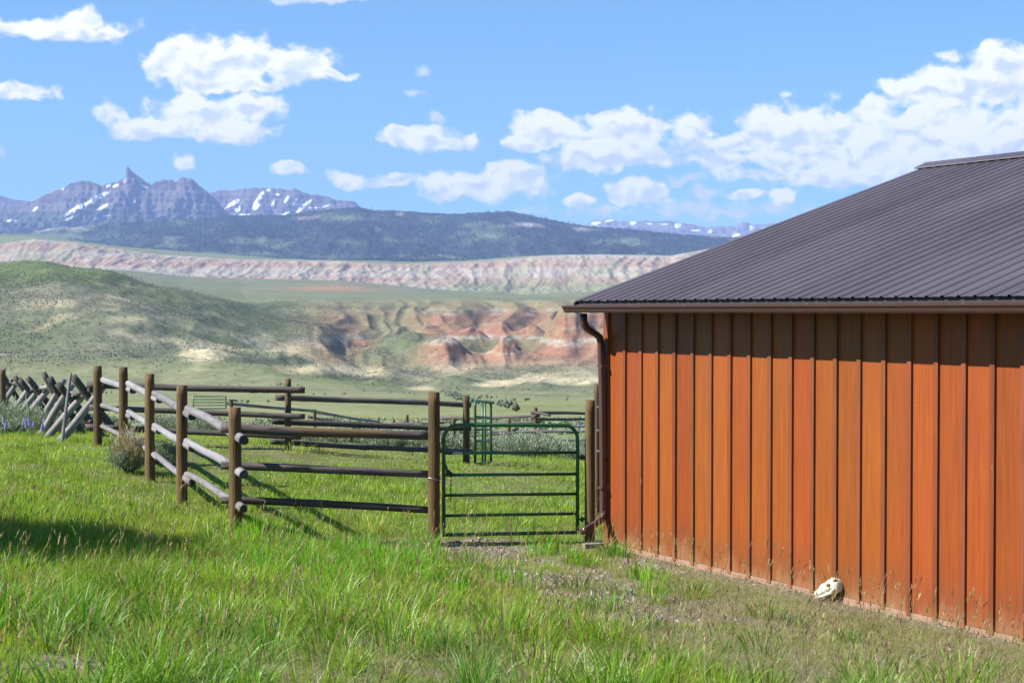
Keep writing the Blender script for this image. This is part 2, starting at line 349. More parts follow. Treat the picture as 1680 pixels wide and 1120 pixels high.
_N = len(CPa); _A = np.zeros((_N+3, _N+3)); _r2 = ((CPa[:, None, :2]-CPa[None, :, :2])**2).sum(-1)
_A[:_N, :_N] = _tps(_r2)+np.eye(_N)*.6; _A[:_N, _N] = 1; _A[:_N, _N+1:] = CPa[:, :2]; _A[_N:, :_N] = _A[:_N, _N:].T
_W = np.linalg.solve(_A, np.concatenate([CPa[:, 2], [0, 0, 0]]))
def gz(X, Y, rough=True):
    X = np.asarray(X, float); Y = np.asarray(Y, float); s = np.full(X.shape, _W[_N])+_W[_N+1]*X+_W[_N+2]*Y
    for i in range(_N): s = s+_W[i]*_tps((X-CPa[i, 0])**2+(Y-CPa[i, 1])**2)
    if rough: s = s+.035*fbm(X*.9, Y*.9, 4, 3)+.012*fbm(X*5, Y*5, 3, 9)
    return s+CZ
def gzf(x, y): return float(gz(np.array([x]), np.array([y]))[0])
def px_ground(px, py):           # where the photo's pixel meets the near ground
    a = (px-840)/F; b = -(py-560)/F; d = Vector((a, cp+b*sp, -sp+b*cp)); d /= d.y
    ys = np.linspace(4, 110, 2200); X = d.x*ys; z = CZ+d.z*ys; k = np.argmax(z < gz(X, ys, False)); return X[k], ys[k]
# zones on the yard
def blob(px, py, cx, cy, rx, ry): return np.exp(-(((px-cx)/rx)**2+((py-cy)/ry)**2))
def zones(X, Y, Z):
    px, py = to_px(X, Y, Z)
    n = fbm(X*.8, Y*.8, 4, 21); n2 = fbm(X*2.3, Y*2.3, 3, 31)
    bare = (1.5*blob(px, py, 940, 955, 75, 20)+1.5*blob(px, py, 1095, 922, 85, 24)+1.0*blob(px, py, 760, 890, 90, 11)+.15*blob(px, py, 840, 920, 210, 30)+1.2*blob(px, py, 1366, 978, 32, 16)+1.1*blob(px, py, 1010, 975, 80, 14)+1.1*blob(px, py, 800, 912, 120, 15)+.9*blob(px, py, 860, 940, 60, 11)
      +.75*blob(px, py, 1060, 1000, 130, 22)+.55*blob(px, py, 1200, 1010, 160, 30)+.8*blob(px, py, 215, 1030, 45, 18)+.85*blob(px, py, 120, 1092, 130, 24)+.5*blob(px, py, 450, 1082, 90, 16)
      +.6*blob(px, py, 1320, 1080, 140, 26)+.55*blob(px, py, 1560, 1080, 130, 30)+.4*blob(px, py, 560, 885, 60, 14)+.3*blob(px, py, 900, 1110, 140, 14))
    bare = np.clip(bare*.72+(.75*n2+.5*fbm(X*5.5, Y*3, 3, 37))*ss(.1, .6, bare)+.35*n2, 0, 1)
    # strip along the foundation stays thin
    wd = (X-1.09)*.862+(Y-17.0)*.508
    bare = np.maximum(bare, .75*np.exp(-(wd/.35)**2)*ss(17.2, 16.2, Y))
    dry = ss(1010, 1240, px+200*n)*ss(905, 950, py)*ss(25, 16, Y)
    dry = np.maximum(dry, .55*blob(px, py, 420, 730, 330, 40)); dry = np.maximum(dry, .75*blob(px, py, 640, 905, 160, 24)); dry = np.maximum(dry, .6*blob(px, py, 820, 790, 160, 30))
    dry = np.maximum(dry, .45*blob(px, py, 300, 770, 120, 40)); dry = np.maximum(dry, .5*blob(px, py, 700, 1095, 400, 26))
    dry = np.clip(dry+.85*ss(1035, 1090, py)*ss(1150, 900, px)*(.75+1.2*n2)+.6*blob(px, py, 620, 745, 260, 22)+.35*blob(px, py, 900, 1010, 260, 26)+.85*n+.45*n2, 0, 1)
    lush = np.clip(.35+.9*n+.8*blob(px, py, 560, 920, 170, 36)+.7*blob(px, py, 140, 960, 170, 60)+.5*blob(px, py, 520, 730, 200, 14)-.9*dry, 0, 1)
    return px, py, bare, dry, lush, n, n2
# ================================================================ yard ground mesh
ys = np.concatenate([np.linspace(-12, 5, 24)[:-1], np.linspace(5, 30, 360)[:-1], np.linspace(30, 60, 170)[:-1], np.linspace(60, 128, 120)])
us = np.linspace(-1, 1, 420); X = us[None, :]*(14+np.clip(ys, 0, 200)*.62)[:, None]; Y = np.repeat(ys[:, None], len(us), 1)
Z = gz(X, Y); _, _, bare, dry, lush, n, n2 = zones(X, Y, Z)
c = np.zeros(X.shape+(3,))+np.array((.075, .13, .022)); c = cmix(c, (.16, .145, .07), dry*.7); c = cmix(c, (.20, .165, .13), np.clip(bare*1.5, 0, 1))
far = ss(30, 60, Y); c = cmix(c, (.15, .20, .07), far*(.5+.5*np.clip(.5+n*2, 0, 1)))
c = cmix(c, (.18, .195, .12), np.clip(.5+fbm(X*.15, Y*.1, 4, 44)*2.2, 0, 1)*far*.8)
Z = Z-.18*ss(112, 126, Y)
tag(link('ground', grid_mesh('ground', X, Y, Z, c), M_GROUND), kind='structure')
# ================================================================ valley, hill, mesa, badlands and banded cliff
x_ = np.arange(-520, 1620, 1.9)
RK = [104, 450, 850, 1150, 1500, 1750, 2180, 2500, 4400, 4560, 5000, 5800, 7000]
YK = [[(0, 693)], [(0, 655)],
 [(-300, 640), (200, 640), (350, 632), (450, 626), (600, 640), (800, 648), (1000, 650)],
 [(-300, 552), (0, 556), (100, 556), (200, 556), (300, 572), (400, 590), (470, 610), (560, 620), (640, 628), (700, 632), (800, 630), (1000, 632)],
 [(-300, 452), (0, 460), (100, 458), (200, 480), (300, 512), (400, 548), (470, 574), (540, 590), (600, 600), (680, 594), (850, 592), (1000, 594)],
 [(-300, 425), (0, 428), (76, 425), (126, 434), (179, 439), (213, 449), (244, 458), (297, 471), (366, 487), (415, 504), (460, 516), (520, 531), (600, 556), (650, 556), (720, 550), (800, 554), (900, 552), (1000, 555)],
 [(-300, 447), (0, 447), (200, 467), (300, 487), (366, 494), (415, 494), (470, 492), (560, 493), (700, 492), (850, 492), (940, 491), (1100, 491)],
 [(-300, 450), (0, 450), (200, 460), (300, 474), (400, 486), (560, 488), (800, 487), (1000, 487), (1300, 480)],
 [(-300, 440), (200, 443), (300, 453), (400, 457), (560, 460), (640, 468), (760, 478), (850, 484), (940, 482), (1000, 475), (1300, 465)],
 [(-300, 438), (0, 440), (200, 441), (300, 450), (400, 455), (560, 459), (640, 466), (760, 470), (850, 474), (940, 468), (1000, 462), (1300, 450)],
 [(-300, 402), (0, 400), (60, 392), (130, 398), (200, 408), (270, 418), (400, 425), (560, 428), (650, 433), (760, 430), (860, 422), (920, 418), (1000, 417), (1100, 419), (1160, 408), (1300, 402)],
 [(-300, 396), (0, 385), (60, 388), (200, 405), (300, 413), (450, 424), (650, 430), (760, 428), (900, 419), (1000, 419), (1100, 420), (1300, 404)],
 [(-300, 415), (0, 400), (300, 425), (450, 432), (1000, 432), (1300, 420)]]
rows = np.concatenate([np.linspace(RK[0], RK[1], 60)[:-1], np.linspace(450, 850, 60)[:-1], np.linspace(850, 1750, 250)[:-1], np.linspace(1750, 2300, 150)[:-1], np.linspace(2300, 4400, 70)[:-1], np.linspace(4400, 5060, 110)[:-1], np.linspace(5060, 7000, 30)])
ZK = np.stack([zt(ip(x_, yk), r) for r, yk in zip(RK, YK)])      # heights at the control rows
Zb = np.zeros((len(rows), len(x_)))
_lx = (x_[None, :]-840)/F*1850+60*fbm((x_[None, :]-840)/F*1850/210, rows[:, None]/420, 3, 47)
_sp = (1-np.abs(pn(_lx/135, rows[:, None]/1500, 48))*2.1)*58+(1-np.abs(pn(_lx/52+9, rows[:, None]/700, 52))*2.1)*62+(1-np.abs(pn(_lx/21+4, rows[:, None]/300, 53))*2)*14
_wr = rows[:, None]+(_sp-50)*(ss(1150, 1500, rows)*ss(2500, 2150, rows))[:, None]*ss(470, 600, x_)[None, :]
for j in range(len(x_)):
    rj = _wr[:, j]; k = np.clip(np.searchsorted(RK, rj, 'right')-1, 0, len(RK)-2); rk_ = np.array(RK, float); t_ = (rj-rk_[k])/(rk_[k+1]-rk_[k]); t_ = np.where(k > 1, .5*t_+.5*(t_*t_*(3-2*t_)), t_)
    Zb[:, j] = ZK[k, j]*(1-t_)+ZK[k+1, j]*t_
for i, r in enumerate([]):
    k = min(max(np.searchsorted(RK, r, 'right')-1, 0), len(RK)-2); t_ = (r-RK[k])/(RK[k+1]-RK[k]); t_ = .45*t_+.55*(t_*t_*(3-2*t_)) if k > 1 else t_
    Zb[i] = ZK[k]*(1-t_)+ZK[k+1]*t_
XP = np.repeat(x_[None, :], len(rows), 0); Y = np.repeat(rows[:, None], len(x_), 1); X = (XP-840)/F*Y
warp = 60*fbm(X/260, Y/260, 3, 51)
Z = Zb.copy()
def knoll(px, R, amp_px, wpx, el, seed):
    """a rounded hill added on the slope: amp and width in photo pixels at its distance"""
    global Z
    cx = (px-840)/F*R; wd = wpx/F*R; dx = X-cx+.35*wd*fbm(X/(wd*1.3), Y/(wd*2.2), 3, seed); dy = (Y-R)/el+.25*wd*fbm(X/wd, Y/(wd*2), 2, seed+5)
    d2 = (dx*dx+dy*dy)/wd**2; Z = Z+amp_px/F*R*np.exp(-d2*1.4)*(1+.25*fbm(X/(wd*.5), Y/(wd*1.4), 3, seed+9))
for a in [(932, 1640, 62, 42, 2.6, 3), (1010, 1600, 40, 40, 2.4, 4), (735, 1560, 26, 44, 2.6, 5), (832, 1560, 24, 40, 2.6, 8), (780, 1760, 20, 36, 3., 9), (680, 1700, 18, 40, 3., 10), (870, 1800, 22, 34, 3., 11),
          (525, 1080, 22, 62, 2.2, 12), (620, 1050, 10, 50, 2.4, 13), (740, 1200, 15, 42, 2.2, 14), (640, 1280, 9, 46, 2.2, 15), (880, 1080, 14, 44, 2.2, 16), (965, 1100, 14, 34, 2.2, 18), (812, 1040, 7, 30, 2.2, 19),
          (470, 1330, 16, 44, 2.4, 20), (330, 1180, 12, 44, 2.6, 21), (400, 1420, 14, 46, 2.6, 22), (560, 1500, 10, 44, 2.4, 23), (240, 1300, 10, 50, 2.6, 24), (120, 1250, 8, 60, 2.6, 25)]: knoll(*a)
face = ss(820, 1000, Y)*ss(2230, 2120, Y)
red = ss(470, 620, XP)*face
gly = ridged((X+warp)/120, Y/620+3, 3, 61)           # gullies run down-slope
Z = Z-(1-np.clip(gly, 0, 1))*face*(4+4*red*ss(1300, 1600, Y)*ss(2190, 1900, Y)+3*ss(1000, 1300, Y))
Z = Z+fbm(X/300, Y/300, 5, 71)*10*face*(1-.5*red)*ss(1750, 1550, Y+600*ss(300, 500, XP))+fbm(X/45, Y/60, 4, 75)*3.2*face
Z = Z+fbm(X/80, Y/160, 4, 73)*1.2*ss(150, 500, Y)*(1-face)+fbm(X/500, Y/900, 4, 76)*4*ss(2400, 3000, Y)*ss(4400, 4200, Y)
cl = ss(4380, 4520, Y)*ss(5020, 4960, Y)
g2 = ridged((X+warp)/95, Y/900, 4, 81); g3 = ridged((X-warp)/42, Y/400, 3, 83)
Z = Z-(1-np.clip(g2, 0, 1))*cl*14-(1-np.clip(g3, 0, 1))*cl*6
Z = Z+fbm(X/260, Y/200, 4, 85)*6*ss(5000, 5100, Y)
XPr, YPr = to_px(X, Y, Z)
# colours that belong to the ground itself: grass, sage, clay and sandstone beds
nA = fbm(X/180, Y/260, 5, 91); nB = fbm(X/60, Y/90, 4, 92); nC = fbm(X/22, Y/30, 3, 94)
c = np.zeros(X.shape+(3,))+np.array((.185, .20, .09))          # valley meadow
c = cmix(c, (.215, .215, .115), np.clip(.5+nA*2.4, 0, 1)*.85)
c = cmix(c, (.11, .13, .075), np.clip(nB*2.6-.1, 0, 1)*ss(600, 900, Y)*.8)
c = cmix(c, (.108, .128, .066), ss(880, 1100, Y)*face*.85)           # sage slopes
c = cmix(c, (.19, .18, .125), np.clip(nA*2.2+.3, 0, 1)*ss(950, 1150, Y)*ss(1650, 1450, Y)*face*.7)
c = cmix(c, (.105, .145, .045), ss(475, 450, YPr)*ss(330, 180, XP)*.75*ss(1200, 1400, Y)*ss(2000, 1900, Y)+0*Z)
c = cmix(c, (.155, .17, .095), ss(2150, 2300, Y)*ss(4450, 4300, Y)*.85)
c = cmix(c, (.22, .20, .125), np.clip(nA*2+nB+.1, 0, 1)*ss(2300, 2500, Y)*.6*ss(4450, 4300, Y)); c = cmix(c, (.35, .19, .11), blob(XPr, YPr, 545, 473, 70, 4)*.9*ss(2400, 2600, Y))
tan = blob(XPr, YPr, 330, 585, 38, 26)*1.1+blob(XPr, YPr, 475, 573, 42, 12)+blob(XPr, YPr, 530, 606, 80, 10)*1.5+blob(XPr, YPr, 610, 612, 40, 6)*.9+blob(XPr, YPr, 420, 560, 40, 25)*.6+blob(XPr, YPr, 130, 520, 120, 30)*.35+blob(XPr, YPr, 740, 603, 34, 14)*1.2+blob(XPr, YPr, 890, 620, 44, 10)*1.3+blob(XPr, YPr, 965, 620, 36, 12)*1.3+blob(XPr, YPr, 812, 628, 30, 6)*1.2+blob(XPr, YPr, 690, 636, 26, 5)+blob(XPr, YPr, 860, 596, 90, 6)*.7+blob(XPr, YPr, 250, 545, 60, 20)*.35
tan = tan+.55*np.clip(fbm(X/90, Y/140, 4, 99)*2.6-.25, 0, 1)*ss(1000, 1080, Y)*ss(1560, 1450, Y)*ss(640, 500, XP)
c = cmix(c, (.50, .43, .265), np.clip(tan*1.1+nB*1.3-.35, 0, 1)*ss(880, 940, Y)*ss(2000, 1700, Y))
strat = np.sin((Z+9*nB)*.42)+.5*np.sin((Z+5*nC)*1.0+2)+.7*np.sin((Z+6*nA)*.17)+.8*nC
rk = np.array((.29, .145, .092))+0*Z[..., None]; rk = cmix(rk, (.34, .23, .16), np.clip(strat*.6, 0, 1)); rk = cmix(rk, (.40, .35, .30), np.clip(strat*.9-.75, 0, 1)); rk = cmix(rk, (.235, .12, .085), np.clip(-strat*.7-.4, 0, 1))
redm = (ss(430, 560, XP)*ss(490, 522, YPr)*ss(612, 580, YPr)*ss(1350, 1450, Y)*ss(2240, 2190, Y)*(.55+.4*ss(680, 720, XP)))
gyl = np.clip(1-gly, 0, 1)
redm = redm*np.clip(1.0-1.1*blob(XPr, YPr, 640, 560, 38, 34)+nA*1.2+nB*.9-.25*gyl, 0, 1)
redm = np.maximum(redm, .9*blob(XPr, YPr, 590, 560, 26, 12)*ss(1300, 1450, Y)); redm = np.maximum(redm, .95*blob(XPr, YPr, 932, 556, 60, 34)*ss(1300, 1400, Y)*ss(2000, 1700, Y))
c = cmix(c, (.235, .20, .125), np.clip(.5+nA*1.6, 0, 1)*ss(1200, 1350, Y)*ss(2240, 2150, Y)*ss(430, 560, XP)*.7)
c = cmix(c, rk, np.clip(redm*.92, 0, 1))
# cliff beds
st2 = np.sin((Z+10*nB)*.11)+.6*np.sin(Z*.27+1.3)+.35*nB*3
ck = np.array((.33, .255, .195))+0*Z[..., None]; ck = cmix(ck, (.335, .32, .28), np.clip(st2*.8, 0, 1)*.8); ck = cmix(ck, (.31, .195, .15), np.clip(-st2*.7-.1, 0, 1)*.8); ck = cmix(ck, (.31, .28, .19), ss(.1, .4, nA))
ck = cmix(ck, (.20, .21, .145), np.clip(nA*2.2+nC*1.5-.45, 0, 1)*.8+0*Z)
cm = ss(4400, 4500, Y)*ss(5040, 4990, Y)
c = cmix(c, ck, cm*np.clip(1-ss(690, 780, XP)*ss(456, 468, YPr)*.75, 0, 1))
c = cmix(c, (.165, .20, .115), ss(5000, 5080, Y)*.9)
tag(link('hills', grid_mesh('hills', X, Y, Z-.25, c), M_TERR), kind='structure')
HX, HY, HZ, HPX, HPY = X, Y, Z, XPr, YPr; HRED = redm; HTAN = tan
# scattered dark brush on the slopes (uncountable)
def scatter_blobs(name, label, idx, X, Y, Z, s0, s1, cols, tall=.7, mat_=M_SAGE, cone=False, cat='sagebrush'):
    n = len(idx); bx, by, bz = X.ravel()[idx], Y.ravel()[idx], Z.ravel()[idx]
    s = rng.uniform(s0, s1, n)*(1+.5*rng.random(n)**3); bx = bx+rng.normal(0, .003, n)*by; by = by+rng.normal(0, .6, n)
    if cone: base = np.array([(1, 0, -.1), (-.5, .87, -.1), (-.5, -.87, -.1), (0, 0, 2.4)])*np.array((.42, .42, .8)); fc = np.array([(0, 1, 3), (1, 2, 3), (2, 0, 3)])
    else:
        base = np.array([(1, 0, .25), (.3, .95, .2), (-.8, .6, .3), (-.8, -.6, .2), (.3, -.95, .3), (.1, .1, 1.), (0, 0, -.3)])*np.array((.5, .5, tall))
        fc = np.array([(i, (i+1) % 5, 5) for i in range(5)]+[((i+1) % 5, i, 6) for i in range(5)])
    jit = 1+.3*rng.normal(size=(n, len(base), 1)) if not cone else 1+.12*rng.normal(size=(n, len(base), 1))
    th = rng.uniform(0, 6.28, n); cs, sn = np.cos(th), np.sin(th); B = base[None]*jit*s[:, None, None]
    V_ = np.stack([B[..., 0]*cs[:, None]-B[..., 1]*sn[:, None]+bx[:, None], B[..., 0]*sn[:, None]+B[..., 1]*cs[:, None]+by[:, None], B[..., 2]+bz[:, None]], -1)
    tr = (fc[None]+(np.arange(n)*len(base))[:, None, None]).reshape(-1, 3)
    cc = np.array(cols)[rng.integers(0, len(cols), n)]*rng.uniform(.75, 1.25, (n, 1)); cc = np.repeat(cc[:, None], len(base), 1).reshape(-1, 3)
    o = link(name, mesh_np(name, V_.reshape(-1, 3), None, tr, cc, smooth=not cone), mat_); tag(o, label, cat, kind='stuff')
area = (HY/F*1.9)*np.gradient(rows)[:, None]
wgt = (ss(880, 1250, HY)*ss(1900, 1700, HY)*(HPX < 1000)*(.25+np.clip(.4+fbm(HX/120, HY/160, 4, 95)*3, 0, 1))*(1-.75*np.clip(HTAN, 0, 1))*(1-.7*np.clip(HRED, 0, 1)))*area
wgt *= np.where((HPX < 640) & (HPY > 450), 1, .35)
wgt += area*ss(300, 500, HY)*ss(900, 860, HY)*np.clip(fbm(HX/50, HY/120, 3, 96)*3-.4, 0, 1)*.10
wgt += area*.6*blob(HPX, HPY, 440, 530, 140, 26)*ss(1500, 1700, HY)*ss(2250, 2200, HY)
wgt += area*1.0*np.exp(-((HPY-(634+.25*(HPX-690)+5*np.sin(HPX/17)))/2.)**2)*ss(640, 700, HPX)*ss(900, 860, HPX)*(HY < 900)
wr = wgt.ravel(); idx = rng.choice(len(wr), 34000, p=wr/wr.sum())
scatter_blobs('sagebrush_cover', 'dark sagebrush dotted over the far hillsides', idx, HX, HY, HZ, .45, 1.1, [(.12, .135, .09), (.14, .155, .105), (.11, .13, .08), (.16, .17, .13)])
# ================================================================ forested ridge
def rng_grid(sil, Rf, Rc, Rb, ybase, x0, x1, step, nr, yback):
    xx = np.arange(x0, x1, step); ff = np.concatenate([np.linspace(Rf, Rc, nr)[:-1], np.linspace(Rc, Rb, 24)])
    t_ = np.clip((ff-Rf)/(Rc-Rf), 0, 1)[:, None]; tb = np.clip((ff-Rc)/(Rb-Rc), 0, 1)[:, None]
    zc = zt(ip(xx, sil), Rc)[None]; zf = zt(ip(xx, ybase), Rf)[None]; zb = zt(yback, Rb)
    XP = np.repeat(xx[None], len(ff), 0); Y = np.repeat(ff[:, None], len(xx), 1)
    return XP, Y, (XP-840)/F*Y, zc, zf, zb, t_, tb
XP, Y, X, zc, zf, zb, t_, tb = rng_grid([(-500, 385), (-100, 384), (0, 384), (60, 380), (110, 372), (200, 366), (330, 360), (380, 354), (468, 354), (510, 348), (533, 345), (564, 342), (590, 341), (613, 347), (649, 346), (699, 350), (749, 352), (794, 349), (835, 347), (875, 355), (916, 364), (952, 370), (979, 373), (1043, 377), (1102, 384), (1170, 389), (1400, 393), (1800, 395)],
    6800, 9800, 11500, [(-500, 436), (1800, 436)], -520, 1620, 2.4, 260, 440)
e = .62*t_+.38*t_*t_
Z = zf*(1-e)+zc*e; Z = np.where(tb > 0, zc*(1-tb)+zb*tb, Z)
mid = np.sin(np.pi*np.clip(t_, 0, 1))*(tb == 0)
Z = Z+fbm(X/900, Y/900, 5, 101)*150*mid-(1-np.clip(ridged(X/520, Y/1500, 4, 103), 0, 1))*70*mid+np.abs(fbm(X/45, Y/45, 3, 105))*14*(t_ < 1.01)
PX, PY = to_px(X, Y, Z); nA = fbm(X/420, Y/700, 5, 107); nB = fbm(X/120, Y/160, 4, 108)
c = np.zeros(X.shape+(3,))+np.array((.026, .038, .042)); c = cmix(c, (.040, .056, .052), np.clip(nB*2.5+.3, 0, 1))
mead = np.clip(nA*3.2-.55, 0, 1)*.9+blob(PX, PY, 800, 388, 40, 7)+blob(PX, PY, 1010, 396, 40, 5)*.8+blob(PX, PY, 700, 361, 30, 5)*.7+blob(PX, PY, 560, 358, 40, 7)*.8+blob(PX, PY, 440, 394, 18, 3)+blob(PX, PY, 330, 418, 120, 5)*.9+blob(PX, PY, 700, 421, 300, 4)*.4
mead += blob(PX, PY, 60, 388, 130, 6)*1.2
c = cmix(c, (.11, .14, .08), np.clip(mead+nB*.8*(mead > .1), 0, 1)); talus = blob(PX, PY, 860, 369, 32, 5)+blob(PX, PY, 952, 376, 16, 4)*.9+blob(PX, PY, 655, 352, 8, 5)*.8+blob(PX, PY, 60, 374, 70, 7)*.8+blob(PX, PY, 505, 358, 22, 4)*.6
c = cmix(c, (.36, .30, .27), np.clip(talus*1.3+nB*.8-.3, 0, 1))
tag(link('forest_ridge', grid_mesh('forest_ridge', X, Y, Z, c), M_RANGE), kind='structure')
wt = np.clip(1-mead-talus, 0, 1)*(t_ < 1.01)*(X*0+1)*Y; wr = wt.ravel(); idx = rng.choice(len(wr), 60000, p=wr/wr.sum())
scatter_blobs('conifer_forest', 'dark conifer forest covering the long blue ridge', idx, X, Y, Z, 3.5, 6.5, [(.024, .038, .036), (.032, .05, .042), (.02, .032, .032)], cone=True, cat='forest')
# ================================================================ mountains
def mountain(name, sil, Rf, Rc, Rb, ybase, x0, x1, yback, seed, rough=1., greenline=None, snow=(), cap=.0, step=1.5, nr=260, rock=((.135, .115, .11), (.07, .06, .065)), tower=None, amp=1.):
    XP, Y, X, zc, zf, zb, t_, tb = rng_grid(sil, Rf, Rc, Rb, ybase, x0, x1, step, nr, yback)
    zf2 = zf; H = np.maximum(zc-zf2, 30)
    e = .40*t_+.60*t_**2.1; kk = np.exp(-np.linspace(-2.2, 2.2, 61)**2); kk /= kk.sum(); zs_ = np.convolve(np.pad(zc[0], 30, mode='edge'), kk, 'valid')[None]
    zs_ = np.minimum(zs_, zc+60)
    Z = zf2+(zs_-zf2)*e+(zc-zs_)*ss(.86, 1., t_); Z = np.where(tb > 0, zc*(1-tb)+zb*tb, Z)
    mid = ss(0, .4, t_)*(1-np.clip(t_, 0, 1)**14)*(tb == 0)
    Wp = 130*fbm(X/700, Y/700, 3, seed)
    g1 = ridged((X+Wp)/560, Y/2300, 5, seed+1); g2 = ridged((X+Wp*.6)/170, Y/700, 4, seed+5)
    Z = Z-(1-np.clip(g1, 0, 1))*mid*H*.34*rough*amp-(1-np.clip(g2, 0, 1))*mid*H*.16*rough*amp+fbm(X/90, Y/120, 4, seed+8)*H*.035*(tb == 0)*(t_ < .99)*amp
    # stepped beds
    q = 62.; f_ = (Z/q)-np.floor(Z/q); Zs = (np.floor(Z/q)+ss(.35, .95, f_))*q; up = ss(.45, .75, t_)*(tb == 0)*(t_ < .995); Z = Z*(1-.55*up)+Zs*.55*up
    PX, PY = to_px(X, Y, Z); nA = fbm(X/300, Y/500, 5, seed+11); nB = fbm(X/70, Y/90, 4, seed+13)
    st = np.sin(Z/23+nB*2)+.6*np.sin(Z/9+1)
    c = np.zeros(X.shape+(3,))+np.array(rock[0]); c = cmix(c, rock[1], np.clip(st*.5+.2+nB, 0, 1)); c = cmix(c, (.25, .215, .19), np.clip(nA*2.4-.2, 0, 1)*.6)
    gl = ip(PX, greenline) if greenline else 999+0*PX
    gr = ss(-10, 12, PY-gl+28*nA+22*nB); c = cmix(c, (.055, .075, .05), gr*.9); c = cmix(c, (.13, .15, .08), gr*np.clip(nA*2.5-.2, 0, 1)*.6)
    sn = 0*Z
    for (sx, sy, rx, ry, ang, wt) in snow:
        ca, sa = math.cos(math.radians(ang)), math.sin(math.radians(ang)); ux, uy = (PX-sx)*ca-(PY-sy)*sa, (PX-sx)*sa+(PY-sy)*ca
        sn = np.maximum(sn, wt*np.exp(-((ux/rx)**2+(uy/ry)**2)))
    sn = np.clip((sn+nB*.55-.38)*5, 0, 1)*(tb < .5)
    c = cmix(c, (.80, .82, .86), sn)
    tag(link(name, grid_mesh(name, X, Y, Z, c), M_RANGE), kind='structure')
jag = lambda pts, a=1.2, n=5: [(x, y+random.uniform(-a, a)) for i in range(len(pts)-1) for x, y in [(pts[i][0]+(pts[i+1][0]-pts[i][0])*k/n, pts[i][1]+(pts[i+1][1]-pts[i][1])*k/n) for k in range(n)]]+[pts[-1]]
s1 = [(-120, 350), (-40, 344), (0, 345), (23, 340), (50, 333), (76, 320), (103, 309), (120, 301), (135, 296), (148, 297), (160, 301), (168, 306), (174, 302), (190, 299), (200, 295), (206, 292), (209, 274), (211, 273), (216, 279), (222, 284), (229, 290), (244, 301), (250, 303), (256, 298), (267, 295), (282, 296), (291, 300), (296, 293), (301, 291), (314, 293), (322, 299), (331, 307), (350, 322), (365, 340), (377, 350), (395, 362), (430, 372)]
mountain('mountain', jag(s1, 1.5, 5), 12200, 14200, 15600, [(-200, 384), (60, 380), (200, 376), (450, 374)], -130, 440, 380, 200, greenline=[(-100, 350), (60, 352), (130, 345), (200, 345), (260, 352), (300, 335), (350, 352), (440, 350)],
  snow=[(165, 320, 5, 3, 25, 1.1), (158, 326, 26, 4, 27, 1.1), (130, 340, 26, 4, 27, 1.), (103, 309, 5, 2, 20, 1.), (58, 343, 7, 2.5, 40, 1.), (190, 305, 5, 2, 20, 1.1), (178, 305, 4, 2, 20, .9), (168, 340, 12, 3, 30, .9), (207, 296, 9, 2, 10, .8), (236, 306, 6, 1.6, -30, .8), (120, 356, 20, 2, 25, .6), (222, 330, 10, 2, 10, .5), (20, 362, 12, 2, 0, .9), (170, 355, 20, 3, 15, .6)])
s2 = [(300, 350), (343, 316), (360, 313), (381, 312), (400, 309.5), (415, 308.6), (442, 308), (460, 310), (476, 312), (483, 309), (490, 311), (500, 316), (510, 320), (520, 319), (530, 321), (540, 324), (552, 328), (565, 329), (583, 331), (592, 340), (625, 347), (680, 356)]
mountain('mountain', jag(s2, 1., 5), 14600, 16000, 17600, [(280, 366), (700, 366)], 290, 700, 372, 230, greenline=[(280, 375), (700, 375)], amp=.7,
  snow=[(380, 335, 16, 3, 32, 1.2), (388, 345, 12, 3.5, 50, 1.3), (425, 325, 14, 3.5, 58, 1.4), (420, 338, 9, 4, 60, 1.3), (440, 312, 4, 2.5, 0, 1.2), (448, 333, 11, 2.2, 60, 1.), (470, 327, 7, 3, 60, 1.2), (483, 333, 10, 2, 60, 1.), (496, 340, 13, 3, 45, 1.2), (508, 331, 6, 2, 45, 1.), (516, 341, 10, 1.6, 0, 1.), (465, 352, 18, 2, 25, .9), (455, 319, 3, 2, 0, 1.), (535, 338, 8, 1.5, 20, .7), (400, 352, 14, 2, 0, .8)])
s3 = [(880, 390), (940, 378), (966, 366), (980, 361), (998, 359), (1015, 363), (1038, 362), (1065, 363), (1102, 363), (1118, 366), (1133, 368), (1156, 372), (1190, 372), (1206, 371), (1212, 366), (1219, 365), (1226, 365), (1233, 369), (1260, 367), (1320, 364), (1420, 368), (1520, 372), (1640, 370), (1800, 378)]
mountain('mountain', jag(s3, 1., 4), 17500, 20000, 22000, [(850, 392), (1800, 392)], 870, 1800, 396, 260, rock=((.19, .185, .20), (.11, .11, .13)), amp=.5, step=2.,
  snow=[(978, 366, 8, 2.5, 10, 1.3), (1000, 362, 8, 2, 10, 1.2), (1038, 366, 6, 3, 20, 1.3), (1112, 370, 5, 4, 20, 1.4), (1140, 378, 8, 1.6, 0, 1.), (1165, 380, 4, 3, 30, 1.1), (1208, 386, 7, 2.5, 20, 1.3), (1232, 374, 3, 5, 0, 1.1), (1090, 368, 8, 1.5, 0, .8), (1255, 375, 6, 2, 20, 1.), (1065, 367, 6, 1.5, 0, .8), (1350, 372, 12, 3, 0, 1.2), (1450, 376, 14, 3, 0, 1.2)])
s4 = [(-560, 330), (-400, 322), (-250, 318), (-100, 316), (-30, 318), (0, 320), (23, 327), (50, 331), (80, 340), (130, 352), (200, 365)]
mountain('mountain', jag(s4, .6, 3), 16000, 18000, 20000, [(-560, 372), (200, 372)], -540, 190, 380, 290, greenline=[(-560, 360), (200, 362)], amp=.6, step=2.4, snow=[(10, 352, 16, 4, 10, 1.3), (-100, 340, 30, 5, 20, 1.2)])
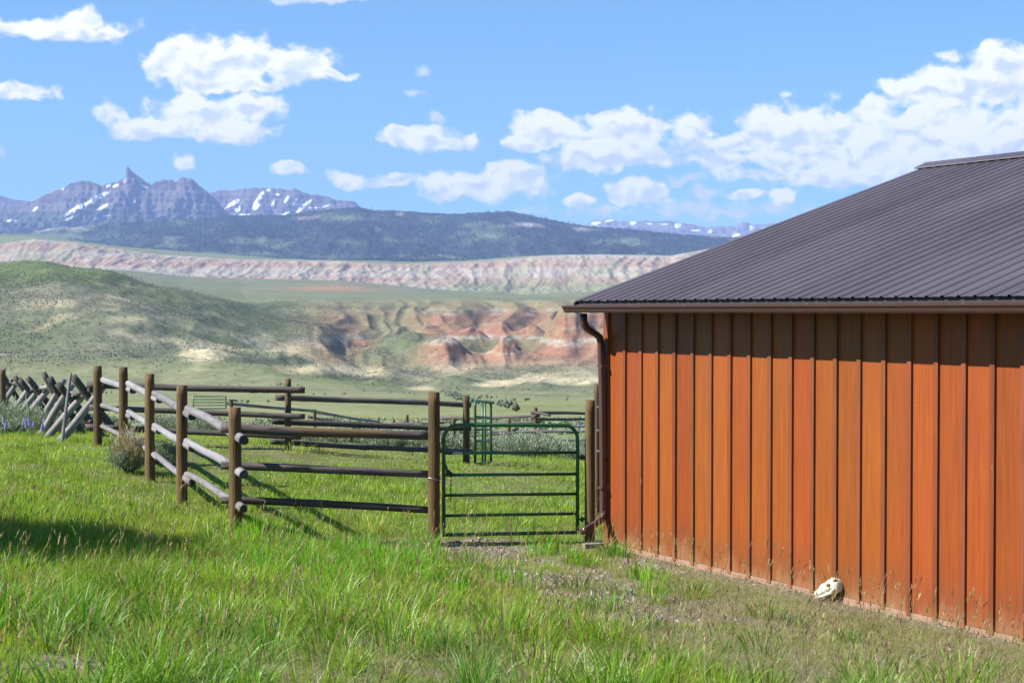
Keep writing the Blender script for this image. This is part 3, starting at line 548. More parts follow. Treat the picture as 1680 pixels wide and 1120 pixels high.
# ================================================================ barn
BA = math.atan2(-.862, .508); B0 = pix(994, 888, 17.05)
BX, BY = B0.x, B0.y; SILL = CZ-2.57
barn = empty('barn', (BX, BY, SILL), 'rust orange board and batten barn with brown ribbed metal roof', 'barn', rz=BA)
BI = Matrix.Identity(4); HW = 2.57+.02       # wall height to the eave
def bpart(name, me, m, parent=barn): o = link(name, me, m); o.parent = parent; return o
LEN, WID, OV, PT = 12.2, 9.9, .42, .325
ZE = 2.57+.125                           # top of the roof sheet at the eave
bm = bmesh.new(); RH = PT*(WID/2)
# front wall and rear wall and gables as real slabs
box(bm, 0, LEN, 0, .12, 0, HW+.12); box(bm, 0, LEN, WID-.12, WID, 0, HW+.12)
for xg in (0.0, LEN-.12):
    vs = [(xg, .12, 0), (xg, WID-.12, 0), (xg, WID-.12, HW+.10), (xg, WID/2, HW+RH-.06), (xg, .12, HW+.10)]
    a = [bm.verts.new(v) for v in vs]; b_ = [bm.verts.new((v[0]+.12, v[1], v[2])) for v in vs]
    bm.faces.new(a); bm.faces.new(b_[::-1])
    for i in range(5): bm.faces.new((a[i], a[(i+1) % 5], b_[(i+1) % 5], b_[i]))
wall = bpart('wall', bm_mesh(bm, 'wall'), M_SIDE)
X0B = .075
bm = bmesh.new(); k = 0
while X0B+k*SPB < LEN-.05:
    x = X0B+k*SPB+random.uniform(-.004, .004)
    if k > 0: box(bm, x-.025, x+.025, -.022, -.0005, -.022-random.random()*.012, HW+.08)
    k += 1
box(bm, -.02, .075, -.026, -.0006, -.02, HW+.08); box(bm, -.024, -.0005, -.0005, .09, -.02, HW+.08)
for k in range(1, 32): box(bm, -.024, -.0006, k*SPB-.03, k*SPB+.03, -.02, HW+.06)
bpart('battens', bm_mesh(bm, 'battens'), M_BATT, wall)
bm = bmesh.new(); box(bm, -.012, LEN+.012, -.012, WID+.012, -.75, -.004); bpart('foundation', bm_mesh(bm, 'foundation'), M_CONC)
# roof sheets: one ribbed sheet per slope
def roof_sheet(y0, z0, y1, z1, xa, xb, per=.170):
    prof = [(0, 0), (.22, .0), (.25, .002), (.48, .002), (.51, .0), (.70, .0), (.76, .004), (.80, .011), (.84, .014), (.90, .014), (.94, .011), (.98, .003)]
    n_ = int((xb-xa)/per); nrm = Vector((0, -(z1-z0), (y1-y0))); nrm = nrm.normalized()*(1 if nrm.z > 0 else -1)
    xs = [(xa+(i+p)*per, h) for i in range(n_) for p, h in prof]+[(xb, 0)]; vs = []; NS = 6
    for j in range(NS+1):
        s = j/NS; y = y0+(y1-y0)*s; z = z0+(z1-z0)*s
        for x, h in xs: vs.append((x, y+nrm.y*h, z+nrm.z*h))
    q = []; m_ = len(xs)
    for j in range(NS):
        for i in range(m_-1): q.append((j*m_+i, j*m_+i+1, (j+1)*m_+i+1, (j+1)*m_+i))
    # underside lip gives the sheet thickness at the eave
    o = len(vs)
    for x, h in xs: vs.append((x, y0+nrm.y*(h-.004), z0+nrm.z*(h-.004)))
    for i in range(m_-1): q.append((i, o+i, o+i+1, i+1))
    return mesh_np('roof', vs, q, smooth=False)
XA, XB = -.01, LEN+.13; YR = WID/2; ZR = ZE+PT*(YR+OV)
roof = bpart('roof', roof_sheet(-OV, ZE, YR, ZR, XA, XB), M_ROOF); bpart('roof', roof_sheet(WID+OV, ZE, YR, ZR, XA, XB), M_ROOF)
bm = bmesh.new()                          # ridge cap: folded sheet
pr = [(-.19, -.19*PT+.022), (-.185, -.185*PT+.034), (-.02, .036), (0, .05), (.02, .036), (.185, -.185*PT+.034), (.19, -.19*PT+.022)]
ring = []
for x in (XA-.03, XB+.03): ring.append([bm.verts.new((x, YR+a, ZR+z)) for a, z in pr])
for i in range(len(pr)-1): bm.faces.new((ring[0][i], ring[1][i], ring[1][i+1], ring[0][i+1]))
for r in ring: bm.faces.new(r)
bpart('ridge_cap', bm_mesh(bm, 'ridge_cap'), M_ROOF, roof)
for x in (XA-.02, XB-.02):
    for s in (-1, 1):
        ye = -OV if s < 0 else WID+OV; bm = bmesh.new()
        a = [(x, ye, ZE-.016), (x, ye, ZE-.12), (x, YR, ZR-.12), (x, YR, ZR-.016)]
        v0 = [bm.verts.new(p) for p in a]; v1 = [bm.verts.new((p[0]+.035, p[1], p[2])) for p in a]
        bm.faces.new(v0); bm.faces.new(v1[::-1])
        for i in range(4): bm.faces.new((v0[i], v0[(i+1) % 4], v1[(i+1) % 4], v1[i]))
        bpart('rake_trim', bm_mesh(bm, 'rake_trim'), M_TRIM)
bm = bmesh.new(); box(bm, XA+.02, XB-.02, -OV+.012, -OV+.032, 2.57+.005, ZE-.042); bpart('fascia', bm_mesh(bm, 'fascia'), M_TRIM)
bm = bmesh.new(); box(bm, XA+.03, XB-.03, -OV+.034, -OV+.06, 2.57+.03, ZE-.006); bpart('eave_board', bm_mesh(bm, 'eave_board'), M_RUST)
bm = bmesh.new(); box(bm, XA+.03, XB-.03, -OV+.062, -.03, 2.57+.025, 2.57+.04); bpart('soffit', bm_mesh(bm, 'soffit'), M_SOFF)
bm = bmesh.new(); box(bm, XA+.03, XB-.03, WID+.03, WID+OV-.03, 2.57+.025, 2.57+.04); bpart('soffit', bm_mesh(bm, 'soffit'), M_SOFF)
# gutter, K profile open trough
GP = [(-.005, .060), (-.005, -.018), (-.060, -.018), (-.072, .0), (-.078, .020), (-.098, .040), (-.100, .058), (-.088, .060)]
bm = bmesh.new(); rs = []
for x in (-.11, LEN+.2): rs.append([bm.verts.new((x, -OV+a, 2.57+.012+z)) for a, z in GP])
rs2 = []
for x in (-.11, LEN+.2): rs2.append([bm.verts.new((x, -OV+a*.96-.002, 2.57+.012+z*.96+.0035)) for a, z in GP])
for i in range(len(GP)-1):
    bm.faces.new((rs[0][i], rs[0][i+1], rs[1][i+1], rs[1][i])); bm.faces.new((rs2[0][i], rs2[1][i], rs2[1][i+1], rs2[0][i+1]))
for r in rs: bm.faces.new(r)
gut = bpart('gutter', bm_mesh(bm, 'gutter'), M_TRIM)
for k in range(14):
    bm = bmesh.new(); x = .3+k*.9; box(bm, x, x+.025, -OV-.095, -OV-.004, 2.57+.069, 2.57+.074)
    bpart('gutter_strap', bm_mesh(bm, 'gutter_strap'), M_METAL, gut)
BM_ = barn.matrix_basis.inverted()
pts = [pix(957.5, 514, 16.82), pix(957.5, 528, 16.82), pix(960, 535, 16.84), pix(966, 541, 16.88), pix(977, 547.5, 16.95), pix(983.5, 553, 16.98), pix(986, 562, 16.99), pix(988.2, 640, 16.99), pix(989.3, 740, 16.99), pix(989.8, 838, 16.99), pix(989, 847, 16.98), pix(985, 853, 16.93), pix(972, 862, 16.78), pix(956, 871, 16.6)]
bm = bmesh.new(); sweep(bm, [BM_ @ p for p in pts], .034, 16, rect=1.05); dsp = bpart('downspout', bm_mesh(bm, 'downspout', True), M_SPOUT)
for py in (600, 800):
    bm = bmesh.new(); p = BM_ @ pix(989, py, 16.99); box(bm, p.x-.045, p.x+.045, p.y-.045, p.y+.045, p.z-.012, p.z+.012)
    bpart('downspout_strap', bm_mesh(bm, 'downspout_strap'), M_SPOUT, dsp)
# ================================================================ fences
def gpost(px, Y, ytop, r, m, parent, name='post', sink=.35, tilt=0.):
    p = pix(px, 560, Y); zg = gzf(p.x, Y); zt_ = yh(ytop, Y)
    return put_log(name, (p.x-tilt, Y, zg-sink), (p.x, Y, zt_), r*1.04, r*.98, m, parent, .006, .035)
FP = [(385, 16.6, 668, .070), (298, 19.3, 632, .070), (245, 21.35, 613, .069), (202, 23.3, 602, .066), (160, 25.6, 600, .071)]
p0 = pix(385, 560, 16.6)
side = empty('log_rail_fence', (p0.x, p0.y, gzf(p0.x, p0.y)), 'silver grey log rails on brown posts running back on the left', 'fence')
for px, Y_, yt, r in FP: gpost(px, Y_, yt, r, M_POST, side)
RY = {0: (722, 777, 835), 1: (683, 735, 792), 2: (656, 707, 752), 3: (640, 684, 722)}   # near (butt) ends, just inside each post
ST = {1: (668, 722, 775), 2: (643, 696, 742), 3: (627, 672, 706), 4: (621, 663, 697)}     # far ends
NX = {0: (401, 16.35), 1: (316, 18.9), 2: (262, 20.95), 3: (219, 22.9)}
FX = {1: (303, 19.4), 2: (249, 21.5), 3: (206, 23.5), 4: (164, 25.8)}
for i in range(4):
    for k in range(3):
        a = pix(NX[i][0]-k*.8, RY[i][k], NX[i][1]); q = pix(FX[i+1][0], ST[i+1][k], FX[i+1][1])
        r = (.056, .048, .045)[k]
        put_log('rail', a, q, r*random.uniform(.95, 1.08), r*.86, M_GREY, side, .035)
# front fence with corner post shared by the side fence
p7 = pix(712, 560, 17.1)
front_ = empty('log_rail_fence', (p7.x, p7.y, gzf(p7.x, p7.y)), 'three dark log rails reaching the tall post beside the closed green gate', 'fence')
gpost(712, 17.05, 643, .067, M_POST, front_)
for ya, yb, r in ((703, 715, .052), (763, 777, .045), (820, 836, .041)):
    put_log('rail', pix(362, ya-.5, 16.72), pix(702, yb, 17.14), r*1.05, r*.95, M_DARK, front_, .022)
bm = bmesh.new()
for j, zz in enumerate((784.5,)):
    c_ = pix(712, zz, 17.05)
    ring = [(c_.x+.073*math.cos(a), c_.y+.073*math.sin(a), c_.z+.01*math.sin(a*2)) for a in [i*math.pi/12 for i in range(25)]]
    sweep(bm, ring, .005, 6)
link('wire_loop', bm_mesh(bm, 'wire_loop'), M_METAL, front_, Matrix.Identity(4))
# gate hinge posts by the barn
pg = pix(968, 560, 17.55)
hp = empty('fence_post', (pg.x, pg.y, gzf(pg.x, pg.y)), 'thick round brown post holding the gate hinges beside the barn downspout', 'post')
gpost(968, 17.55, 656, .060, M_POST, hp)
pb = pix(981, 560, 19.6)
hp2 = empty('fence_post', (pb.x, pb.y, gzf(pb.x, pb.y)), 'slim greenish post half hidden behind the barn downspout', 'post')
gpost(980, 19.6, 629, .048, M_POSTD, hp2)
for zz in (668, 706, 740):
    bm = bmesh.new(); c_ = pix(981, zz, 19.52); sweep(bm, [c_+Vector((-.02, -.03, 0)), c_+Vector((.05, -.03, 0))], .018, 8)
    link('bolt', bm_mesh(bm, 'bolt'), M_METAL, hp2, Matrix.Identity(4))
# back fence of the corral
pk = pix(472, 560, 26.0)
back = empty('log_rail_fence', (pk.x, pk.y, gzf(pk.x, pk.y)), 'dark log rails along the back of the corral', 'fence')
gpost(472, 26.05, 621, .056, M_POSTD, back); gpost(765, 27.5, 649, .060, M_POSTD, back)
for a, q, r in (((143, 631, 25.75), (500, 640, 25.9), .058), ((147, 668, 25.75), (500, 683, 25.9), .052), ((140, 700, 25.75), (494, 717, 25.9), .050),
                ((452, 652, 26.2), (772, 664, 27.6), .052), ((446, 691, 26.2), (772, 703, 27.6), .050), ((442, 724, 26.2), (775, 741, 27.6), .048)):
    put_log('rail', pix(*a), pix(*q), r, r*.93, M_DARK, back, .03)
# jackleg fence on the far left
jk = empty('jackleg_fence', (pix(92, 560, 32.5).x, 32.5, gzf(pix(92, 560, 32.5).x, 32.5)), 'weathered crossed buck log fence trailing off at the far left', 'fence')
pv = Vector((.92, .39, 0)); tops = []
BK = [(148, 27.4), (124, 29.2), (103, 31.0), (84, 32.9), (67, 35.), (51, 37.2), (35, 39.6), (19, 42.4), (2, 46.), (-18, 50)]
for i, (px, Y_) in enumerate(BK):
    b0 = pix(px, 560, Y_); b0.z = gzf(b0.x, b0.y)
    h = 1.16+random.uniform(-.06, .08); wl = .56+random.uniform(-.09, .09); b0 = b0+Vector((random.uniform(-.05, .05), random.uniform(-.15, .15), 0)); h *= random.uniform(.88, 1.0)
    sh = Vector((-.39, .92, 0))*.07
    put_log('leg', b0-pv*wl-sh+Vector((0, 0, -.12)), b0+pv*(wl*.42)-sh+Vector((0, 0, h*.93)), .078, .064, M_BUCK, jk, .02)
    put_log('leg', b0+pv*wl+sh+Vector((0, 0, -.12)), b0-pv*(wl*.46)+sh+Vector((0, 0, h+.06)), .076, .066, M_DARK, jk, .02)
    tops.append(b0+Vector((0, 0, h*.82)))
for i in range(len(tops)-1):
    a, q = tops[i], tops[i+1]; e_ = (q-a)*.12
    put_log('rail', a-e_, q+e_, .056, .048, M_BUCK if i % 2 else M_DARK, jk, .03)
    for hh, sx in ((.50, .30), (.22, .44)):
        if hh > .3 and i % 2: put_log('rail', a-e_+Vector((0, 0, -hh))+pv*.3, q+e_+Vector((0, 0, -hh))+pv*.3, .042, .036, M_BUCK, jk, .03)
a = pix(101, 712, 26.4); put_log('brace', Vector((a.x, a.y, gzf(a.x, a.y)-.05)), pix(116, 612, 26.9), .030, .026, M_GREY, jk, .02)
gpost(4, 41, 606, .085, M_POSTD, jk)
# pole fences beyond the corral
f1 = empty('pole_fence', (pix(500, 560, 45).x, 45, gzf(pix(500, 560, 45).x, 45)), 'pale sunlit pole rail sloping down behind the corral rails', 'fence')
for px, Y_, yt, yb in ((379, 42, 655, 735), (516, 48, 671, 735), (620, 56, 686, 735)): gpost(px, Y_, yt, .05, M_POSTD, f1)
for A, B_, r in (((374, 662, 42), (518, 674, 48), .05), ((512, 674, 48), (622, 692, 56), .05), ((376, 656, 41.9), (390, 657, 42.3), .03), ((376, 676, 42), (622, 706, 56), .035), ((507, 684, 48), (545, 690, 50), .05)):
    put_log('rail', pix(*A), pix(*B_), r, r*.85, M_BUCK, f1, .05)
f2 = empty('pole_fence', (pix(880, 560, 62).x, 62, gzf(pix(880, 560, 62).x, 62)), 'far jackleg and pole fence seen above the closed gate', 'fence')
for px, Y_, yt in ((879, 62, 668), (1010, 64, 672), (745, 66, 684), (668, 82, 680), (646, 84, 688), (744, 60, 686)): gpost(px, Y_, yt, .075, M_POSTD, f2)
for A, B_, r, m_ in (((725, 686, 66), (885, 682, 62), .07, M_DARK), ((872, 677, 62), (1010, 679, 64), .07, M_DARK), ((740, 697, 66), (885, 692, 62), .06, M_DARK), ((876, 688, 62), (1010, 690, 64), .06, M_DARK),
                    ((874, 675, 62), (903, 681, 61.6), .06, M_DARK), ((873, 686, 61.8), (893, 676, 62.2), .06, M_DARK), ((640, 694, 84), (745, 690, 72), .05, M_DARK)):
    put_log('rail', pix(*A), pix(*B_), r, r*.8, m_, f2, .07)
f3 = empty('pole_fence', (pix(835, 560, 50).x, 50, gzf(pix(835, 560, 50).x, 50)), 'grey pole fence with short post behind sagebrush beyond the gate', 'fence')
gpost(835, 50, 686, .065, M_POST, f3); gpost(990, 51, 690, .06, M_POST, f3); gpost(700, 52, 695, .05, M_POSTD, f3)
for A, B_, r, m_ in (((770, 698, 50), (980, 699, 51), .05, M_GREY), ((800, 709, 50), (992, 708, 51), .055, M_GREY), ((760, 716, 50), (850, 710, 49.6), .05, M_DARK), ((880, 706, 50), (905, 718, 49.4), .07, M_DARK),
                    ((690, 700, 52), (800, 704, 50), .05, M_GREY), ((895, 722, 48), (992, 720, 49), .05, M_GREY), ((800, 719, 48), (900, 724, 48), .045, M_DARK), ((836, 712, 49.9), (850, 702, 50.2), .05, M_DARK)):
    put_log('rail', pix(*A), pix(*B_), r, r*.8, m_, f3, .06)
# ---------------------------------------------------------------- gates
def arc(c, r, a0, a1, u, v, n=7): return [c+u*(r*math.cos(a0+(a1-a0)*i/n))+v*(r*math.sin(a0+(a1-a0)*i/n)) for i in range(n+1)]
def tube_gate(name, A, B_, zb, zt_, mat_, label, r=.021, nb=6, rad=.16, verts=(), square=False, **kw):
    A, B_ = Vector(A), Vector(B_); u = (B_-A); W = u.length; u.normalize(); z = Vector((0, 0, 1)); H = zt_-zb
    g_ = empty(name, (A.x, A.y, zb), label, 'gate', **kw); O = Vector((A.x, A.y, zb)); I = Matrix.Identity(4)
    bm = bmesh.new()
    path = [O]+([O+z*(H-rad)] if not square else [])+(arc(O+u*rad+z*(H-rad), rad, math.pi, math.pi/2, u, z) if not square else [O+z*H, O+z*H+u*.01])
    path += arc(O+u*(W-rad)+z*(H-rad), rad, math.pi/2, 0, u, z) if not square else [O+z*H+u*W]
    path += [O+u*W]; path2 = []
    for p in path:
        if not path2 or (p-path2[-1]).length > 1e-4: path2.append(p)
    sweep(bm, path2, r, 10); sweep(bm, [O-u*.01, O+u*(W+.01)], r, 10)
    fr = link('frame', bm_mesh(bm, 'frame', True), mat_, g_, I)
    fr_ = [.175, .36, .545, .745] if nb == 6 else [i/(nb-1) for i in range(1, nb-1)]
    for f_ in fr_:
        bm = bmesh.new(); sweep(bm, [O+z*(H*f_)+u*.01, O+z*(H*f_)+u*(W-.01)], r*.85, 10); link('bar', bm_mesh(bm, 'bar', True), mat_, g_, I)
    for s in verts:
        bm = bmesh.new(); sweep(bm, [O+u*(W*s)+z*.01, O+u*(W*s)+z*(H-.01)], r*.8, 8); link('upright', bm_mesh(bm, 'upright', True), mat_, g_, I)
    return g_, O, u, W, H, z
A = pix(728, 700, 17.12); B_ = pix(947.5, 700, 17.52); zb = (pix(728, 877.5, 17.12).z+pix(947, 868, 17.52).z)/2; ztp = pix(840, 695, 17.32).z
g1_, O, u, W, H, z = tube_gate('tube_gate', A, B_, zb, ztp, M_GATE, 'closed dark green tubular metal gate between round post and barn')
I4 = Matrix.Identity(4); nn = Vector((u.y, -u.x, 0))
bm = bmesh.new()
for f_ in (.12, .70): 
    c_ = O+u*W+z*(H*f_); sweep(bm, [c_, c_+u*.06+z*.004, c_+u*.13], .012, 8); sweep(bm, [c_+u*.055-z*.03, c_+u*.055+z*.03], .016, 8)
sweep(bm, [O+u*(W+.095)+z*(H*.09), O+u*(W+.095)+z*(H*.74)], .008, 6)
link('hinge', bm_mesh(bm, 'hinge'), M_RUST, g1_, I4)
bm = bmesh.new()                                        # chain hanging at the latch side
for i in range(13):
    c_ = O+u*.075+nn*.03+z*(H*.545+.02-i*.026); q = Vector((1, 0, 0)) if i % 2 else Vector((0, 1, 0))
    ring = [c_+q*(.008*math.cos(a))+z*(.016*math.sin(a)) for a in [j*math.pi/4 for j in range(9)]]; sweep(bm, ring, .0035, 5)
link('chain', bm_mesh(bm, 'chain'), M_RUST, g1_, I4)
bm = bmesh.new(); c0 = O+u*.02+z*(H*.545)
tri = [c0+z*.14, c0+z*.07+u*.025, c0+z*.01+u*.10, c0+z*.005+u*.01]
va = [bm.verts.new(p+nn*.012) for p in tri]; vb = [bm.verts.new(p-nn*.012) for p in tri]; bm.faces.new(va); bm.faces.new(vb[::-1])
for i in range(4): bm.faces.new((va[i], va[(i+1) % 4], vb[(i+1) % 4], vb[i]))
link('latch', bm_mesh(bm, 'latch'), M_RUST, g1_, I4)
bm = bmesh.new(); c0 = O+u*.10+z*(H*.745)+nn*.020
vs = [bm.verts.new(c0+u*a+z*b_+nn*d) for a in (0, .11) for b_ in (-.014, .014) for d in (0, .003)]
for f in ((0,1,3,2),(4,6,7,5),(0,4,5,1),(2,3,7,6),(0,2,6,4),(1,5,7,3)): bm.faces.new([vs[i] for i in f])
link('tag_plate', bm_mesh(bm, 'tag_plate'), M_METAL, g1_, I4)
A = pix(779.5, 700, 27.4); B_ = pix(805.5, 700, 29.0)
tube_gate('tube_gate', A, B_, pix(779.5, 761, 27.4).z, pix(790, 655, 27.8).z, M_GATE, 'narrow green gate standing open edge on at the back of the corral', r=.024, nb=6, rad=.12, verts=(.45, .62))
A = pix(317, 668, 104); B_ = pix(371, 668, 106)
tube_gate('tube_gate', A, B_, pix(317, 670, 104).z, pix(317, 650, 104).z, M_GATE2, 'small pale green gate far out on the valley floor', r=.045, nb=5, rad=.2, square=True)
# ================================================================ plants
def blades(bx, by, bz, h, wd, lean, az, face, col, bend=1.0, seg=2):
    """blade strips: base pair, mid pair(s), tip"""
    n = len(bx); ca, sa = np.cos(az), np.sin(az); fx, fy = np.cos(face), np.sin(face); V_ = []
    for k in range(seg):
        t_ = k/seg; off = lean*h*(t_**(1+.8*bend)); zz = h*t_*(1-.18*lean*t_); w_ = wd*(1-.35*t_)*.5
        cx, cy = bx+ca*off, by+sa*off
        V_.append(np.stack([cx-fx*w_, cy-fy*w_, bz+zz], -1)); V_.append(np.stack([cx+fx*w_, cy+fy*w_, bz+zz], -1))
    off = lean*h; V_.append(np.stack([bx+ca*off, by+sa*off, bz+h*(1-.30*lean)], -1))
    nv = 2*seg+1; V_ = np.stack(V_, 1); base = (np.arange(n)*nv)[:, None]; q = []
    for k in range(seg-1): q.append(base+np.array([[2*k, 2*k+1, 2*k+3, 2*k+2]]))
    q = np.concatenate(q, 0) if q else np.zeros((0, 4), int); t3 = base+np.array([[2*seg-2, 2*seg-1, 2*seg]])
    gr = np.linspace(.82, 1.12, nv)[None, :, None]
    return V_.reshape(-1, 3), q, t3, (np.repeat(col[:, None], nv, 1)*1.0).reshape(-1, 3)
def join(parts):
    V_, Q, T, C_ = [], [], [], []; o = 0
    for v, q, t3, c_ in parts: V_.append(v); Q.append(q+o); T.append(t3+o); C_.append(c_); o += len(v)
    return np.concatenate(V_), np.concatenate(Q), np.concatenate(T), np.concatenate(C_)
def pal(cols, w_, n):
    cols = np.array(cols); i = rng.choice(len(cols), n, p=np.array(w_)/sum(w_)); return cols[i]*rng.uniform(.78, 1.22, (n, 1))*rng.uniform(.94, 1.06, (n, 3))
GREEN = [(.215, .35, .028), (.16, .30, .024), (.275, .37, .04), (.15, .245, .045), (.33, .37, .07)]
STRAW = [(.40, .36, .17), (.32, .28, .12), (.46, .42, .24), (.26, .20, .10)]
def inbarn(x, y): return ((x-BX)*.862+(y-BY)*.508 > -.03) & ((x-BX)*.508-(y-BY)*.862 > -.1)
def region(y0, y1, dens, mar=1.2):
    A_ = 0; out_ = []
    yy = np.linspace(y0, y1, 60)
    for a, b_ in zip(yy[:-1], yy[1:]):
        hw = .345*(a+b_)/2+mar; n = rng.poisson(2*hw*(b_-a)*dens); out_.append(np.stack([rng.uniform(-hw, hw, n), rng.uniform(a, b_, n)], -1))
    p = np.concatenate(out_); return p[~inbarn(p[:, 0], p[:, 1])]
parts = []
def sow(y0, y1, dens, hs, ws, seg=2):
    p = region(y0, y1, dens); x, y = p[:, 0], p[:, 1]; zz = gz(x, y); px, py, bare, dry, lush, n1, n2 = zones(x, y, zz)
    keep = rng.random(len(x)) > np.clip(bare*1.15-.15, 0, .93); x, y, zz, px, py, bare, dry, lush, n1, n2 = [a[keep] for a in (x, y, zz, px, py, bare, dry, lush, n1, n2)]
    N = len(x); isdry = rng.random(N) < np.clip(.10+.74*dry, 0, .88)
    h = hs*(.35+.85*rng.random(N))*(.55+.75*lush)*(1-.55*dry)*(1-.6*bare)*(1-.25*ss(16, 19, y))*(1-.35*ss(1050, 1110, py))*(1-.4*ss(560, 760, px)*ss(870, 900, py)*ss(30, 18, y))*(1-.3*ss(400, 520, px)*ss(850, 890, py)*ss(920, 900, py))*np.where(isdry, .9, 1); wd = ws*rng.uniform(.6, 1.3, N)*np.where(isdry, .6, 1)*(1+.8*blob(px, py, 560, 920, 150, 34))
    col = pal(GREEN, (5, 4, 4, 1.5, 2), N); hue = np.clip(.5+fbm(x*.5, y*.5, 3, 41)*2.6, 0, 1)[:, None]; col = col*np.clip(1+.9*fbm(x*1.4, y*1.0, 3, 43), .6, 1.3)[:, None]
    col = col*(1-hue*.55)+np.array((.32, .37, .05))*hue*.55
    lu = np.clip(lush*1.3-.4, 0, 1)[:, None]; col = col*(1-lu*.5)+np.array((.17, .32, .022))*lu*.5
    col[isdry] = pal(STRAW, (3, 3, 2, 2), isdry.sum())
    lean = rng.uniform(.05, .6, N)*(1+.4*isdry); az = rng.normal(-.35, 1.4, N)
    parts.append(blades(x, y, zz-.01, h, wd, lean, az, rng.uniform(0, 3.14, N), col, 1., seg))
sow(6.0, 10.5, 3300, .20, .0050, 3)
sow(10.5, 18.0, 1900, .21, .0060, 2)
sow(18.0, 32.0, 720, .20, .0095, 2)
sow(32.0, 62.0, 150, .24, .020, 2)
# taller clumps
def clumps(N, y0, y1, rad, hh, ww, nb, cols, wts, where, lean0=.75):
    p = region(y0, y1, max(N*3/((y1-y0)*.69*(y0+y1)/2), .01), .8); x, y = p[:, 0], p[:, 1]; zz = gz(x, y); z_ = zones(x, y, zz); k = rng.random(len(x)) < where(*z_); k &= rng.random(len(x)) > z_[2]*1.1; x, y = x[k][:N], y[k][:N]
    n = len(x); m_ = rng.integers(nb[0], nb[1], n); I_ = np.repeat(np.arange(n), m_); r = rad*np.sqrt(rng.random(len(I_))); a = rng.uniform(0, 6.28, len(I_)); sc = rng.uniform(.6, 1.25, n)[I_]
    X_, Y_ = x[I_]+r*np.cos(a)*sc, y[I_]+r*np.sin(a)*sc; ok = ~inbarn(X_, Y_); X_, Y_, a, r, sc, I_ = X_[ok], Y_[ok], a[ok], r[ok], sc[ok], I_[ok]
    N_ = len(X_); ct = pal(cols, wts, n)[I_]*rng.uniform(.8, 1.2, (N_, 1)); dd = rng.random(N_) < .08; ct[dd] = pal(STRAW, (3, 3, 2, 2), dd.sum())
    parts.append(blades(X_, Y_, gz(X_, Y_)-.01, hh*sc*rng.uniform(.45, 1.1, N_), ww*rng.uniform(.7, 1.3, N_), lean0*(r/rad)*rng.uniform(.5, 1.2, N_)+.05, a+rng.normal(0, .4, N_), rng.uniform(0, 3.14, N_), ct, 1.3, 3))
clumps(230, 6, 12, .16, .30, .0060, (40, 110), GREEN, (5, 5, 2, 2, 1), lambda px, py, bare, dry, lush, n, n2: np.clip(.15+lush*.8-.3*dry, .04, 1))
clumps(500, 11, 17, .15, .27, .0085, (30, 70), [(.14, .36, .02), (.17, .38, .03), (.14, .28, .06)], (4, 3, 1), lambda px, py, bare, dry, lush, n, n2: np.clip(blob(px, py, 600, 925, 160, 34)*.9+blob(px, py, 950, 930, 90, 25)*.25+.10*lush, 0, 1), .5)
clumps(120, 6.2, 9, .14, .30, .0065, (60, 130), [(.13, .27, .035), (.16, .31, .025), (.19, .30, .08)], (3, 3, 2), lambda px, py, bare, dry, lush, n, n2: .35*ss(700, 200, px)+.06+.9*blob(px, py, 700, 1060, 80, 20)+.9*blob(px, py, 120, 1020, 120, 30), .7)
clumps(70, 9, 17, .15, .22, .0065, (50, 100), [(.13, .23, .065), (.11, .22, .04), (.17, .29, .045)], (3, 3, 2), lambda px, py, bare, dry, lush, n, n2: ss(800, 950, px)*.5*ss(880, 920, py)+.8*blob(px, py, 220, 925, 50, 16), .9)
clumps(160, 17.5, 30, .22, .22, .010, (30, 60), GREEN, (4, 4, 2, 2, 2), lambda px, py, bare, dry, lush, n, n2: np.clip(lush*.7, .05, 1))
# dry matted thatch, lower right
p = region(6.2, 16.5, 1100, .5); x, y = p[:, 0], p[:, 1]; zz = gz(x, y); px, py, bare, dry, lush, n1, n2 = zones(x, y, zz); k = rng.random(len(x)) < np.clip(np.maximum(dry*.95, bare*.35), .05, .9); x, y, zz = x[k], y[k], zz[k]; N = len(x)
parts.append(blades(x, y, zz, rng.uniform(.04, .15, N), rng.uniform(.0022, .0042, N), rng.uniform(.8, 2.4, N), rng.uniform(0, 6.28, N), rng.uniform(0, 3.14, N), pal([(.32, .28, .17), (.24, .21, .12), (.20, .27, .07), (.38, .34, .23)], (3, 3, 3, 2), N), .5, 2))
V_, Q, T, C_ = join(parts)
tag(link('grass', mesh_np('grass', V_, Q, T, C_, smooth=True), M_GRASS), 'bright green meadow grass with straw blades covering the yard', 'grass', kind='stuff')
# unseen juniper added off the left edge, its crown shaped to shade the grass
Tx, Ty = px_ground(-160, 912); JH = 2.0; jx, jy = Tx-LX*JH/math.tan(EL), Ty-LY*JH/math.tan(EL); jz = gzf(jx, jy); dzj = gzf(Tx, Ty)-jz
jt = empty('shade_caster_juniper', (jx, jy, jz), 'unseen juniper added outside the left edge to shade the grass', 'tree')
NJ = 60000; ncl = 190; uu = rng.normal(size=(ncl, 3)); uu /= np.linalg.norm(uu, axis=1)[:, None]; cl_ = uu*np.cbrt(rng.uniform(.15, 1, (ncl, 1)))*np.array((.95, 2.9, 1.6))+np.array((0, 0, JH+dzj))
q = cl_[rng.integers(0, ncl, NJ)]+rng.normal(0, .15, (NJ, 3)); q[:, 2] = np.maximum(q[:, 2], .15)
V_, Q, T, C_ = blades(q[:, 0], q[:, 1], q[:, 2], rng.uniform(.08, .17, NJ), rng.uniform(.045, .08, NJ), rng.uniform(.1, 1., NJ), rng.uniform(0, 6.28, NJ), rng.uniform(0, 3.14, NJ), pal([(.06, .10, .04), (.045, .08, .035), (.08, .12, .06)], (3, 3, 2), NJ), 1., 2)
